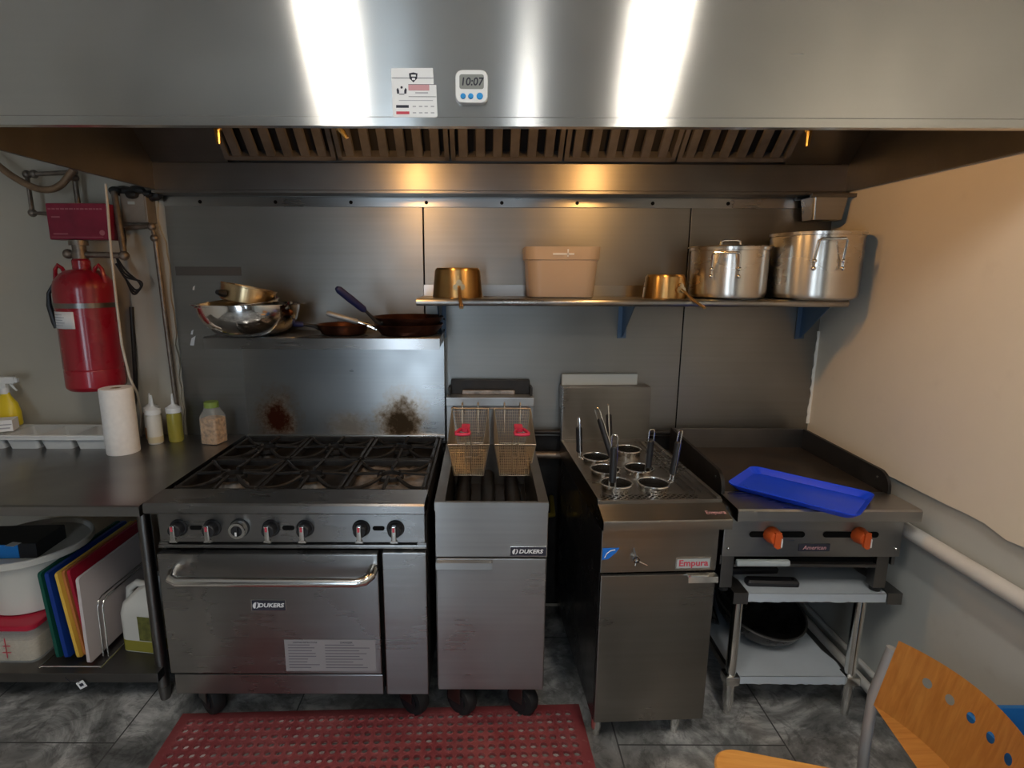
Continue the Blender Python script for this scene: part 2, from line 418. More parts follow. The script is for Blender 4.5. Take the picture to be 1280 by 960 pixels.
# lower right wall: white gas pipe, base pipe, screws
p = B().tube([(1.512,-.45,.757), (1.512,-1.0,.757), (1.512,-4.2,.757)], .0265, 18)
gp = tag(p.build('gas_pipe', 'whpipe'), 'thick white painted pipe running along the right wall beside the griddle', 'pipe')
k_ = B()
for y in (-.62, -1.75, -3.0): k_.box(1.505, 1.549, y-.012, y+.012, .725, .789, .003)
k_.build('pipe_clamp', 'whpipe', gp)
p = B().tube([(1.515,-.05,.055), (1.515,-4.2,.055)], .019, 14).tube([(1.537,-.05,.10), (1.537,-4.2,.10)], .0115, 10)
tag(p.build('base_pipe', 'whpipe'), 'thin white pipe pair low along the foot of the right wall', 'pipe')

# ------------------------------------------------------------------ extractor hood
hd = thing('extractor_hood', 'wide stainless steel extractor hood across the top of the kitchen wall', 'hood', (.06, -.6, 1.995))
def HB(): return B()
O = Matrix.Translation((-.06, .6, -1.995))
def hb(b, nm, mt, par=hd, **k): return b.xf(O).build(nm, mt, par, **k)
hb(B().box(-1.405, 1.526, -1.134, -1.122, 2.012, 2.63, .002), 'front_panel', 'steel_hood')
hb(B().prism([(0,-1.142,1.995), (0,-1.142,2.014), (0,-1.134,2.018), (0,-1.118,2.018), (0,-1.118,1.995)], (2.931,0,0)).xf(Matrix.Translation((-1.405,0,0))), 'front_lip', 'steel_hood')
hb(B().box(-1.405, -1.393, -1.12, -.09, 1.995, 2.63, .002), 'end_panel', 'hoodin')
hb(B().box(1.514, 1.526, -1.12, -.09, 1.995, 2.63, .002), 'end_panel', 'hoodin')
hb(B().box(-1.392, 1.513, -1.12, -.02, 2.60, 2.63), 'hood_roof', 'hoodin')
hb(B().box(-1.405, 1.526, -.10, -.014, 1.995, 2.105, .004), 'grease_trough', 'steel_dark')
hb(B().box(-1.405, 1.526, -.108, -.014, 1.982, 1.9945, .002), 'trough_lip', 'steel_dark')
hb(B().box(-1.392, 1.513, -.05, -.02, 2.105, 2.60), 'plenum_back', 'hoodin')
# filter bank slopes up and forward from the trough
ang = math.atan2(.33, .33)
def filt(x0, x1):
    f = B(); Lf = .44
    T = Matrix.Translation((0,-.125,2.11)) @ Matrix.Rotation(PI-ang, 4, 'X')
    # local: x along the bank, y up the slope, z towards the viewer
    f.box(x0, x1, 0, Lf, -.045, -.04)
    fr = hb(f.xf(T), 'filter', 'filterd')
    g = B(); g.box(x0, x0+.018, 0, Lf, -.04, .004).box(x1-.018, x1, 0, Lf, -.04, .004).box(x0, x1, 0, .018, -.04, .004).box(x0, x1, Lf-.018, Lf, -.04, .004)
    hb(g.xf(T), 'filter_frame', 'filter', fr)
    g = B(); nb = 6; w = (x1-x0-.036)/nb
    for i in range(nb):
        a = x0+.018+w*i
        g.prism([(a+w*.18,.018,-.012), (a+w*.22,.018,0), (a+w*.70,.018,0), (a+w*.74,.018,-.012), (a+w*.70,.018,-.004), (a+w*.22,.018,-.004)], (0,Lf-.036,0))
    hb(g.xf(T), 'baffles', 'filter', fr)
nF = 5; fx0, fx1 = -1.075, 1.245
for i in range(nF):
    a = fx0+(fx1-fx0)*i/nF
    filt(a+.004, a+(fx1-fx0)/nF-.004)
for a, c in ((-1.392, fx0), (fx1, 1.513)):
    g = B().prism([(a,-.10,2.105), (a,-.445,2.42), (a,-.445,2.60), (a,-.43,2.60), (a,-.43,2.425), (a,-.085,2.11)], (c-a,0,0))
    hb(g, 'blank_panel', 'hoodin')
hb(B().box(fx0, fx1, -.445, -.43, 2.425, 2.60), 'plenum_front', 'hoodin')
for x in (-.37, .57):
    q = hb(B().tube([(x,-.80,2.60), (x,-.80,2.22)], .012, 10).lathe([(0,2.25), (.03,2.245), (.04,2.22), (.04,2.205), (0,2.205)], (x,-.80,0), 20), 'lamp_holder', 'hoodin')
    hb(B().sphere((x,-.80,2.165), .042, 20, (1,1,1.1)), 'lamp_globe', 'lamp', q)
for x, y, z, dx in ((-.99,-.36,2.165,0), (-.55,-.40,2.165,.045), (1.19,-.36,2.165,0)):
    q = B().tube([(x,y,2.60), (x,y,z+.02)], .007, 8)
    q = hb(q, 'suppression_drop', 'pipe')
    hb(B().tube([(x,y,z+.03), (x+dx*.4,y,z+.005), (x+dx,y,z-.045+abs(dx)*.3)], [.010,.012,.008], 10).tube([(x+dx*.25,y,z+.012), (x+dx*.4,y,z+.004)], .015, 6), 'nozzle', 'brass', q)
# notices stuck on the hood face
nt_ = thing('menu_card', 'white paper card with two crests and coloured bars stuck on the hood', 'card', (-.171,-1.137,2.068))
b = B(); pc = [(-.052,0,.054), (.046,0,.055), (.048,0,.02), (.0535,0,.018), (.0555,0,-.05), (.05,0,-.053), (-.045,0,-.055), (-.05,0,-.05)]
b.prism(pc, (0,-.0012,0)).build('sheet', 'paper', nt_, smooth=0)
b = B()
b.box(-.05, .047, -.0018, -.0013, .0325, .0335).box(-.012, .052, -.0018, -.0013, .0185, .0195).box(-.012, .053, -.0018, -.0013, -.008, -.007).box(-.042, -.012, -.0018, -.0013, -.032, -.026)
b.build('printed_rule', 'ink', nt_, smooth=0)
B().box(-.012, .037, -.0017, -.0013, .006, .0185).build('pink_bar', 'pinkink', nt_, smooth=0)
b = B().box(-.042, -.011, -.0018, -.0013, -.046, -.040); b.build('red_bar', 'redink', nt_, smooth=0)
b = B(); b.prism([(-.010,-.0013,.043), (.0,-.0013,.045), (.010,-.0013,.043), (.009,-.0013,.032), (0,-.0013,.0235), (-.009,-.0013,.032)], (0,-.0006,0)); cr = b.build('shield_crest', 'ink', nt_, smooth=0)
B().box(-.005,.006,-.0022,-.0019,.036,.040).box(-.003,.004,-.0022,-.0019,.0285,.033).build('crest_detail', 'paper', cr, smooth=0)
b = B()
for s in (-1, 1):
    b.prism([(-.028+s*.011,-.0013,-.001), (-.028+s*.012,-.0013,.008), (-.028+s*.009,-.0013,.012), (-.028+s*.006,-.0013,.006), (-.028+s*.006,-.0013,-.001)], (0,-.0005,0))
b.box(-.034,-.022,-.0018,-.0013,-.003,-.0015).lathe([(0,0),(.0028,0),(.0028,.0005),(0,.0005)], (-.028,-.0015,.0125), 10, Matrix.Rotation(PI/2,4,'X'))
b.build('coat_of_arms', 'ink', nt_, smooth=0)
b = B()
for r in range(2):
    for i, x in enumerate((-.003,.012,.025,.040)): b.box(x, x+.008, -.0016, -.0013, -.030-.014*r, -.0275-.014*r)
b.box(-.035,.045,-.0016,-.0013,-.0165,-.0150).box(.004,.034,-.0016,-.0013,-.0005,.0025)
b.build('small_print', 'papergrey', nt_, smooth=0)
tm = thing('kitchen_timer', 'small white digital kitchen timer with three blue buttons on the hood', 'timer', (-.034,-1.1345,2.08))
def slab(P0, d0, d1, inset=.003):
    c = Vector((sum(p[0] for p in P0)/len(P0), 0, sum(p[1] for p in P0)/len(P0)))
    def lp(y, k): return [(c.x+(p[0]-c.x)*k, y, c.z+(p[1]-c.z)*k) for p in P0]
    return [lp(d0, 1), lp(d1+inset, 1), lp(d1, .95)]
P2 = [(p[0], p[1]) for p in rrect(-.0385,.0385,-.037,.036,.017,0,6)]
B().loft(slab(P2, 0, -.016)).build('timer_body', 'wh', tm)
P3 = [(p[0], p[1]) for p in rrect(-.0285,.0285,-.006,.0255,.005,0,4)]
sc = B().loft(slab(P3, -.0158, -.0168, .0004)).build('screen', 'lcd', tm)
text('10:07', .024, 'digits', 'ink', sc, (0,-.0171,.009), shear=.12, bold=.0004)
for x, r in ((-.020,.0062), (-.002,.0062), (.019,.0075)):
    B().lathe([(0,.003), (r*.8,.0028), (r,.0015), (r,0)], (x,-.0158,-.0215), 20, Matrix.Rotation(PI/2,4,'X')).build('button', 'btn', tm)

# ------------------------------------------------------------------ range
def at(par):   # parts given in world coordinates, stored relative to their thing
    mw = Matrix.Translation(par.location) @ par.rotation_euler.to_matrix().to_4x4()
    return mw.inverted()
def pt(b, nm, mt, par, root=None, **k): return b.xf(at(root or par)).build(nm, mt, par, **k)
def badge(par, x, z, w, h, y, s, size, off=.008):
    q = B().box(x-w/2, x+w/2, y-.003, y, z-h/2, z+h/2, .001).build('badge', 'chrome', par)
    B().box(x-w/2+.002, x+w/2-.002, y-.0038, y-.0031, z-h/2+.002, z+h/2-.002).build('badge_face', 'ink', q, smooth=0)
    text(s, size, 'badge_lettering', 'paper', q, (x+off, y-.0042, z), shear=.2, bold=.0006, sx=1.12)
    e = B()
    for sgn in (-1, 1):
        P = []
        for i in range(7):
            a = math.radians(-70+140*i/6 + (0 if sgn > 0 else 180)); P.append((math.cos(a)*h*.27, math.sin(a)*h*.3))
        for i in range(6, -1, -1):
            a = math.radians(-70+140*i/6 + (0 if sgn > 0 else 180)); P.append((math.cos(a)*h*(.15 if sgn > 0 else .02), math.sin(a)*h*.27))
        e.prism([(x-w*.36+p[0]+p[1]*.2, y-.0039, z+p[1]) for p in P], (0,-.0004,0))
    e.build('badge_emblem', 'paper', q, smooth=0); return q
def caster(par, x, y, h, r=.062, root=None):
    SW = Matrix.Translation((x,y,0)) @ Matrix.Rotation(math.radians(52 if y < 0 else 8),4,'Z') @ Matrix.Translation((-x,-y,0))
    g = B().tube([(x,y,h), (x,y,h-.012)], .03, 14).box(x-.036,x-.03,y-.03,y+.03,r,h-.01,.002).box(x+.03,x+.036,y-.03,y+.03,r,h-.01,.002).box(x-.036,x+.036,y-.03,y+.03,h-.022,h-.01,.002)
    c = g.xf(SW).build('caster', 'steel_dark', par)
    prof = [(r*.55,-.024), (r*.9,-.024), (r,-.012), (r,.012), (r*.9,.024), (r*.55,.024)]
    B().lathe(prof, (x,y-.01,r), 28, Matrix.Rotation(PI/2,4,'Y'), closed=True).xf(SW).build('wheel', 'rubber', c)
    B().cyl((x-.03,y-.01,r), (x+.03,y-.01,r), r*.56, n=20).xf(SW).build('hub', 'blackpl', c)
rg = thing('gas_range', 'six burner stainless steel gas range with oven, scorched splash back and shelf', 'range', (-.645,-.45,0))
RO = rg
class PB(B):
    def go(s, nm, mt, par, **k): return s.build(nm, mt, par, **k)
# parts of the range are written in world coordinates: parent with an offset
def wpart(b, nm, mt, par, root, **k): return b.xf(at(root)).build(nm, mt, par, **k)
R_ = lambda b, nm, mt, par=rg, **k: wpart(b, nm, mt, par, rg, **k)
x0, x1 = -1.098, -.197
b = B().box(x0, x0+.012, -.80, -.08, .186, .85).box(x1-.012, x1, -.80, -.08, .186, .85).box(x0+.012, x1-.012, -.79, -.08, .186, .20).box(x0+.012, x1-.012, -.10, -.08, .2, .85)
b.box(x0+.012, x1-.012, -.79, -.10, .73, .845).box(x0+.012, x1-.012, -.785,-.10,.2,.73)
R_(b, 'body', 'soot')
R_(B().box(x0+.004, x1-.004, -.815, -.80, .760, .872, .002), 'control_panel', 'steel_range')
R_(B().box(x0-.004, x1+.002, -.818, -.800, .738, .752, .003).box(x0, x0+.03, -.817,-.8,.752,.760).box(x1-.03,x1,-.817,-.8,.752,.76), 'crumb_tray', 'steel_range')
R_(B().prism([(-1.103,-.745,.921), (-1.103,-.866,.921), (-1.103,-.873,.915), (-1.103,-.873,.890), (-1.103,-.866,.884), (-1.103,-.80,.874), (-1.103,-.745,.874)], (.908,0,0)), 'front_ledge', 'steel_range')
# burner well
b = B().box(x0, x0+.02, -.745, -.08, .85, .905, .003).box(x1-.02, x1, -.745, -.08, .85, .905, .003).box(x0+.02, x1-.02, -.745, -.08, .846, .856)
R_(b, 'burner_well', 'soot')
gw = .288; cxs = (-.942, -.6475, -.353); rows = (-.578, -.252); gh = .322
for ci, gx in enumerate(cxs):
    for ri, gy in enumerate(rows):
        g = B(); z0, z1 = .895, .917; hx, hy = gw/2, gh/2
        g.box(gx-hx, gx-hx+.014, gy-hy, gy+hy, z0, z1, .003).box(gx+hx-.014, gx+hx, gy-hy, gy+hy, z0, z1, .003)
        g.box(gx-hx, gx+hx, gy+hy-.014, gy+hy, z0, z1, .003).box(gx-hx, gx+hx, gy-hy, gy-hy+.014, z0, z1, .003)
        for k in range(8):
            a = k*PI/4; e = min(hx/max(abs(math.cos(a)),1e-6), hy/max(abs(math.sin(a)),1e-6))-.004
            P = []
            for i in range(6):
                t = i/5; rr = e+(.042-e)*t; P.append((gx+math.cos(a)*rr, gy+math.sin(a)*rr, .915-.016*math.sin(t*PI)*(k % 2)+.006*t*(1-k % 2)))
            g.tube(P, .0078 if k % 2 else .0065, 6)
        g.lathe([(.038,.900), (.050,.900), (.050,.914), (.038,.914)], (gx,gy,0), 24, closed=True)
        g_ = R_(g, 'grate', 'iron')
        bn = B().lathe([(0,.892), (.030,.890), (.040,.882), (.044,.872), (.052,.868), (.052,.858), (.0,.858)], (gx,gy,0), 24)
        bn = R_(bn, 'burner', 'ash' if ri == 0 else 'soot')
R_(B().lathe([(0,.903), (.03,.903), (.036,.897), (.03,.885), (.03,.867), (0,.867)], (-.93,-.72,0), 16, sx=1.2, sy=.6), 'pilot_shield', 'ash')
R_(B().lathe([(0,.903), (.03,.903), (.034,.895), (.028,.885), (.028,.867), (0,.867)], (-.628,-.72,0), 16, sx=1, sy=.6), 'pilot_shield', 'ash')
b = B(); nx, ny = 16, 14; vs = [[b.bm.verts.new((-.488+.27*i/nx, -.725+.30*j/ny, .876+random.uniform(0,.014)+.02*((i/nx-.5)**2+(j/ny-.5)**2))) for i in range(nx+1)] for j in range(ny+1)]
for j in range(ny):
    for i in range(nx): b.bm.faces.new((vs[j][i], vs[j][i+1], vs[j+1][i+1], vs[j+1][i]))
f_ = R_(b, 'scorched_foil', 'foil')
md = f_.modifiers.new('t', 'SOLIDIFY'); md.thickness = .0012
R_(B().lathe([(0,.908), (.034,.906), (.042,.897), (.036,.885), (.03,.867), (0,.867)], (-.318,-.715,0), 18, sx=1.1, sy=.55), 'pilot_shield', 'ash')
# splash back and shelf
R_(B().box(x0+.002, x1+.013, -.07, -.012, .88, 1.392, .002), 'splash_back', 'riser')
R_(B().box(x0+.002, x1+.013, -.085, -.07, .905, .922, .003), 'splash_lip', 'steel')
sh = R_(B().prism([(-1.137,-.008,1.398), (-1.137,-.314,1.398), (-1.137,-.319,1.394), (-1.137,-.319,1.350), (-1.137,-.31,1.350), (-1.137,-.31,1.388), (-1.137,-.008,1.388)], (.953,0,0)), 'shelf', 'steel_range')
for x in (-1.137, -.187): R_(B().box(x, x+.003, -.31, -.008, 1.36, 1.388), 'shelf_end', 'steel_range', sh)
# oven door
dr = R_(B().box(x0-.002, -.357, -.838, -.802, .272, .728, .006), 'oven_door', 'steel_range')
hz = .661
P = [(-1.035,-.836,hz+.018), (-1.034,-.865,hz+.014), (-1.028,-.888,hz+.004), (-1.005,-.897,hz), (-.70,-.897,hz), (-.42,-.897,hz), (-.392,-.892,hz+.003), (-.375,-.875,hz+.012), (-.373,-.836,hz+.018)]
hn = R_(B().tube(P, .0165, 18), 'door_handle', 'chrome', dr)
q = badge(None, 0, 0, .118, .042, 0, 'DUKERS', .021); q.parent = dr; q.location = (-.735+.645, -.838+.45, .541)
lb = B().box(0, .316, -.0012, 0, 0, .122).build('instruction_label', 'labelpaper', dr, smooth=0); lb.location = (-.692+.645, -.838+.45, .286)
b = B()
random.seed(3)
for cx_ in (.012, .140):
    w = .115 if cx_ < .1 else .155
    for r in range(9):
        ll = w*random.uniform(.55, 1); b.box(cx_, cx_+ll, -.0016, -.0012, .101-.011*r, .104-.011*r)
b.build('label_print', 'labelprint', lb, smooth=0)
text('LIGHTING INSTRUCTIONS', .007, 'label_heading', 'ink', lb, (.072,-.0016,.112)); text('DANGER', .0105, 'label_heading', 'ink', lb, (.215,-.0016,.112))
R_(B().box(x0+.008, -.355, -.832, -.80, .187, .266, .004), 'kick_panel', 'steel_range')
R_(B().box(-.345, x1+.001, -.832, -.80, .187, .731, .004), 'side_panel', 'steel_range')
# knobs
FR = Matrix.Rotation(PI/2, 4, 'X')
def knob(x, z, y=-.815, ang=0):
    k = B().lathe([(0,.006), (.027,.006), (.030,.003), (.030,0), (0,0)], (0,0,0), 28)
    k.lathe([(0,.034), (.019,.034), (.0215,.031), (.023,.006), (0,.006)], (0,0,0), 28)
    k.xf(Matrix.Translation((x,y,z)) @ FR); k = R_(k, 'knob', 'blackpl')
    g = B().box(-.008, .008, -.028, .025, .03, .044, .003)
    g.prism([(-.010,-.026,.032), (.010,-.026,.032), (.013,-.034,.032), (-.013,-.034,.032)], (0,0,.01))
    g.xf(Matrix.Translation((x,y,z)) @ FR @ Matrix.Rotation(ang,4,'Z')); g = R_(g, 'knob_grip', 'chrome', k)
    R_(B().box(-.0035,.0035,.006,.022,.0442,.0452).xf(Matrix.Translation((x,y,z)) @ FR @ Matrix.Rotation(ang,4,'Z')), 'red_mark', 'redink', k, smooth=0)
for x in (-1.027, -.914, -.717, -.602, -.414, -.299): knob(x, .812)
x, z = -.822, .812
k = R_(B().lathe([(0,.004), (.033,.004), (.033,0), (0,0)]).xf(Matrix.Translation((x,-.815,z)) @ FR), 'thermostat_dial', 'blackpl')
R_(B().lathe([(.019,.028), (.027,.028), (.029,.024), (.030,.004), (.018,.004)], closed=True).xf(Matrix.Translation((x,-.815,z)) @ FR), 'dial_ring', 'chrome', k)
R_(B().lathe([(0,.024), (.018,.024), (.018,.004), (0,.004)]).box(-.005,.005,-.017,.017,.024,.032,.002).xf(Matrix.Translation((x,-.815,z)) @ FR), 'dial_face', 'blackpl', k)
R_(B().box(-.004,.002,-.015,-.002,.032,.0328).xf(Matrix.Translation((x,-.815,z)) @ FR), 'dial_mark', 'paper', k, smooth=0)
for x in (-.970, -.659, -.356):
    R_(B().loft([[(p[0], -.8165, p[1]) for p in rrect(x-.020,x+.020,.804,.820,.0075,0,4)], [(p[0], -.8155, p[1]) for p in rrect(x-.020,x+.020,.804,.820,.0075,0,4)]]), 'panel_slot', 'slot', smooth=0)
def casters(par, root, pts, h):
    for x, y in pts:
        before = set(COL.objects); caster(par, x-root.location.x, y-root.location.y, h)
casters(rg, rg, [(-1.045,-.69), (-.275,-.69), (-1.045,-.17), (-.275,-.17)], .186)

# ------------------------------------------------------------------ fryer
fy = thing('deep_fryer', 'floor standing stainless steel deep fryer between range and noodle cooker', 'fryer', (.0235,-.44,0))
F_ = lambda b, nm, mt, par=fy, **k: wpart(b, nm, mt, par, fy, **k)
a0, a1 = -.1715, .2185
b = B().box(a0, a0+.01, -.755, -.10, .158, .86).box(a1-.01, a1, -.755, -.10, .158, .86).box(a0+.01, a1-.01, -.115, -.10, .158, .86).box(a0+.01, a1-.01, -.75, -.115, .158, .17)
F_(b, 'cabinet', 'steel_dark')
F_(B().box(a0+.011, a1-.011, -.74, -.12, .2, .60), 'inner_core', 'slot')
F_(B().box(a0, a1, -.770, -.755, .684, .86, .003), 'front_panel', 'steel')
d = F_(B().box(a0+.003, a1-.003, -.775, -.757, .160, .680, .004), 'cabinet_door', 'steel')
F_(B().prism([(-.168,-.776,.676), (-.168,-.795,.674), (-.168,-.797,.650), (-.168,-.792,.646), (-.168,-.790,.668), (-.168,-.776,.668)], (.195,0,0)), 'door_pull', 'steel', d)
q = badge(None, 0, 0, .128, .036, 0, 'DUKERS', .020); q.parent = fy; q.location = (.152-.0235, -.77+.44, .707)
# tank rim and tapered tank
F_(B().prism([(a0,-.70,.862), (a0,-.758,.870), (a0,-.764,.887), (a0,-.774,.887), (a0,-.774,.857), (a0,-.70,.855)], (a1-a0,0,0)), 'front_rim', 'steel')
b = B()
for s, e in ((a0, a0+.035), (a1-.035, a1)): b.prism([(s,-.765,.860), (s,-.765,.887), (s,-.11,.905), (s,-.11,.86)], (e-s,0,0))
F_(b, 'side_rim', 'steel_dark')
t0, t1 = a0+.035, a1-.035
b = B().box(t0-.004, t0, -.70, -.115, .61, .872).box(t1, t1+.004, -.70, -.115, .61, .872).box(t0, t1, -.704, -.70, .61, .858).box(t0, t1, -.119, -.115, .61, .89).box(t0, t1, -.70, -.119, .606, .612)
F_(b, 'tank', 'steel_dark')
F_(B().box(t0, t1, -.70, -.119, .612, .70), 'frying_oil', 'oildark')
b = B()
for i in range(3): b.tube([(t0+.045+i*.105,-.70,.74), (t0+.045+i*.105,-.119,.74)], .03, 12)
F_(b, 'heat_tube', 'soot')
F_(B().box(a0-.002, a1, -.112, -.045, .86, 1.09, .002), 'back_riser', 'steel')
F_(B().box(a0-.004, a1+.002, -.135, -.06, 1.071, 1.112, .004), 'hanger_rail', 'steel')
F_(B().tube([(a0+.02,-.150,1.066), (a1-.02,-.150,1.066)], .004, 8).tube([(a0+.03,-.15,1.066), (a0+.03,-.115,1.07)], .004, 6).tube([(a1-.03,-.15,1.066), (a1-.03,-.115,1.07)], .004, 6), 'hanger_bar', 'pipe')
b = B().box(a0+.015, a1-.015, -.055, -.018, 1.09, 1.175, .003).box(a0+.005, a0+.015, -.10,-.03,1.10,1.15).box(a1-.015, a1-.005, -.10,-.03,1.10,1.15)
F_(b, 'flue_box', 'soot')
F_(B().box(-.105, .135, -.085, -.07, 1.112, 1.134, .005), 'flue_wrap', 'foil')
casters(fy, fy, [(-.093,-.69), (.140,-.69), (-.093,-.18), (.140,-.18)], .158)
# two wire baskets hung on the rail
def basket(cx, label):
    t = thing('fryer_basket', label, 'basket', (cx,-.28,.84), group=None)
    w0, w1 = .080, .060
    A = {'bl':(-w0,.125,.225), 'br':(w0,.125,.225), 'fl':(-w0-.002,-.13,.138), 'fr':(w0+.002,-.13,.138), 'Bl':(-w1,.10,.075), 'Br':(w1,.10,.075), 'Fl':(-w1,-.105,.0), 'Fr':(w1,-.105,.0)}
    A = {k: Vector(v) for k, v in A.items()}
    f = B().tube([A['bl'], A['br'], A['fr'], A['fl']], .0038, 8, closed=True)
    f.tube([A['Bl'], A['Br'], A['Fr'], A['Fl']], .0025, 6, closed=True)
    for a, b_ in (('bl','Bl'), ('br','Br'), ('fl','Fl'), ('fr','Fr')): f.tube([A[a], A[b_]], .0025, 6)
    f.build('rim_frame', 'basketw', t)
    g = B()
    def grid(a, b_, c, d_, n, m):
        for i in range(1, n): g.tube([A[a].lerp(A[b_], i/n), A[d_].lerp(A[c], i/n)], .0010, 4, caps=False)
        for i in range(1, m): g.tube([A[a].lerp(A[d_], i/m), A[b_].lerp(A[c], i/m)], .0010, 4, caps=False)
    grid('fl','fr','Fr','Fl', 16, 12); grid('bl','br','Br','Bl', 16, 12); grid('bl','fl','Fl','Bl', 20, 12); grid('br','fr','Fr','Br', 20, 12); grid('Bl','Br','Fr','Fl', 14, 20)
    g.build('wire_mesh', 'basketw', t)
    h = B()
    for x in (-.035, .035): h.tube([(x,.11,.12), (x,.128,.228), (x,.133,.245), (x,.124,.252), (x,.116,.243)], .003, 6)
    h.build('hang_hook', 'basketw', t)
    return t
def grip(t, dx):
    w = B()
    for s in (-1, 1): w.tube([(s*.008,-.116,.02), (s*.011,-.136,.09), (s*.012,-.138,.15), (dx*.3+s*.012,-.15,.205), (dx*.6+s*.010,-.20,.214)], .003, 6)
    w.tube([(-.012,-.1375,.09), (.012,-.1375,.09)], .003, 6)
    w = w.build('handle_wire', 'basketw', t)
    h = B(); Z = .216
    h.loft([rrect(dx*.3-.016, dx*.3+.016, -.215, -.145, .008, Z, 3), rrect(dx*.3-.016, dx*.3+.016, -.215, -.145, .008, Z+.014, 3)])
    P = [(dx*.5-.014,-.20,Z+.007), (dx*.6-.026,-.25,Z+.007), (dx*.6-.024,-.268,Z+.007), (dx*.6,-.276,Z+.007), (dx*.6+.024,-.268,Z+.007), (dx*.6+.026,-.25,Z+.007), (dx*.5+.014,-.20,Z+.007)]
    h.tube(P, .0065, 10)
    h.build('grip', 'pink', t)
bk = basket(-.066, 'left wire fryer basket with a red grip hanging over the fryer tank')
grip(bk, -.03)
bk2 = basket(.121, 'right wire fryer basket with a red grip, nearer the noodle cooker')
grip(bk2, .03)

# ------------------------------------------------------------------ noodle cooker (stands slightly turned)
nk = thing('noodle_cooker', 'tall stainless noodle cooker with black sides and six strainers', 'cooker', (.385,-.86,0), (0,0,math.radians(2.9)))
NK = lambda b, nm, mt, par=nk, **k: b.build(nm, mt, par, **k)
w = .393
NK(B().box(0, .012, .012, .72, .10, .83, .002).box(w-.012, w, .012, .72, .10, .83, .002).box(.012, w-.012, .70, .72, .10, .83).box(.012, w-.012, .012, .70, .10, .115).box(.012, w-.012, .012, .70, .60, .615), 'cabinet', 'black')
NK(B().box(0, w, 0, .012, .676, .832, .002), 'control_panel', 'steel_noodle')
d = NK(B().box(.001, w-.001, -.006, .012, .104, .668, .004), 'cabinet_door', 'steel_noodle')
NK(B().prism([(.29,-.006,.672), (.29,-.026,.668), (.29,-.028,.648), (.29,-.023,.645), (.29,-.021,.662), (.29,-.006,.662)], (.10,0,0)), 'door_pull', 'chrome', d)
# sloping front ledge
NK(B().prism([(0,.055,.898), (0,-.026,.872), (0,-.030,.866), (0,-.030,.838), (0,.012,.832), (0,.055,.832)], (.424,0,0)).xf(Matrix.Translation((-.004,0,0))), 'front_ledge', 'steel_noodle')
b = B().box(-.004, .42, .052, .060, .832, .909, .002).box(-.004, .012, .060, .745, .832, .914, .002).box(.404, .42, .060, .745, .832, .914, .002).box(.012, .404, .735, .745, .832, .914)
NK(b, 'tank_rim', 'steel_noodle')
# perforated strainer deck, with real holes along the front strip
b = B(); ZD = .902
hxs = [.030+.0225*i for i in range(15)]; hys = [.088, .110]
def holedeck(b, xa, xb, ya, yb, holes, r, z):
    cell = .0225
    xs_ = sorted({round(h[0]-cell/2,5) for h in holes} | {round(h[0]+cell/2,5) for h in holes})
    for hx, hy in holes:
        sq = []; ci = []
        for k in range(8):
            a = PI/8+k*PI/4; ci.append(b.bm.verts.new((hx+r*math.cos(a), hy+r*math.sin(a), z)))
            m = max(abs(math.cos(a)), abs(math.sin(a))); sq.append(b.bm.verts.new((hx+cell/2*math.cos(a)/m, hy+cell*.489*math.sin(a)/m, z)))
        lw = [b.bm.verts.new((v.co.x, v.co.y, z-.004)) for v in ci]
        for k in range(8):
            j = (k+1) % 8; b.bm.faces.new((sq[k], sq[j], ci[j], ci[k])); b.bm.faces.new((ci[k], ci[j], lw[j], lw[k]))
holedeck(b, 0, 0, 0, 0, [(x, y) for x in hxs for y in hys], .0068, ZD)
b.box(.012, .404, .060, .077, ZD-.004, ZD).box(.012, .0187, .077, .121, ZD-.004, ZD).box(.3563, .404, .077, .121, ZD-.004, ZD).box(.012, .404, .121, .735, ZD-.004, ZD)
NK(b, 'strainer_deck', 'steel_noodle')
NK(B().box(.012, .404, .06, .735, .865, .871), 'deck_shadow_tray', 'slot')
b = B()
for x in (.300+.03, .352, .378): b.box(x, x+.004, .12, .72, ZD, ZD+.010, .001)
NK(b, 'deck_channel', 'steel_noodle')
NK(B().box(.0, .402, .742, .775, .83, 1.155, .003), 'back_riser', 'steel_noodle')
NK(B().box(.0, .402, .775, .825, 1.05, 1.155, .002), 'riser_box', 'steel_dark')
NK(B().box(.005, .355, .80, .82, 1.12, 1.205, .003), 'flue_plate', 'gpl')
for x, y in ((.028,.06), (.318,.06), (.028,.66), (w-.03,.66)):
    NK(B().tube([(x,y,.115), (x,y,.03)], .019, 16).tube([(x,y,.03), (x,y,.0)], [.016,.014], 14), 'leg', 'chrome')
# switch stem, sticker, badge, maker's lettering on the ledge
k = B().lathe([(0,.012), (.012,.012), (.015,.006), (.016,0), (0,0)]).xf(Matrix.Translation((.115,0,.728)) @ FR)
k = NK(k, 'switch_stem', 'chrome')
NK(B().lathe([(.007,.016), (.011,.016), (.011,.011), (.007,.011)], closed=True).xf(Matrix.Translation((.115,0,.728)) @ FR), 'switch_collar', 'blackpl', k)
b = B()
for a, l in ((105,.045), (-28,.042), (-100,.02)): b.tube([(.115,-.012,.728), (.115+l*math.cos(math.radians(a)), -.014, .728+l*math.sin(math.radians(a)))], [.0032,.002], 8)
NK(b, 'switch_handle', 'chrome', k)
NK(B().prism([(.004,-.0012,.766), (.060,-.0012,.766), (.050,-.0012,.750), (.026,-.0012,.728), (.004,-.0012,.724)], (0,.0011,0)), 'blue_sticker', 'bluest', smooth=0)
NK(B().tube([(.012,-.0014,.732), (.018,-.0014,.746), (.030,-.0014,.756), (.046,-.0014,.760)], .0016, 6), 'sticker_line', 'paper')
q = NK(B().box(.252, .372, -.004, 0, .686, .727, .001), 'badge', 'chrome')
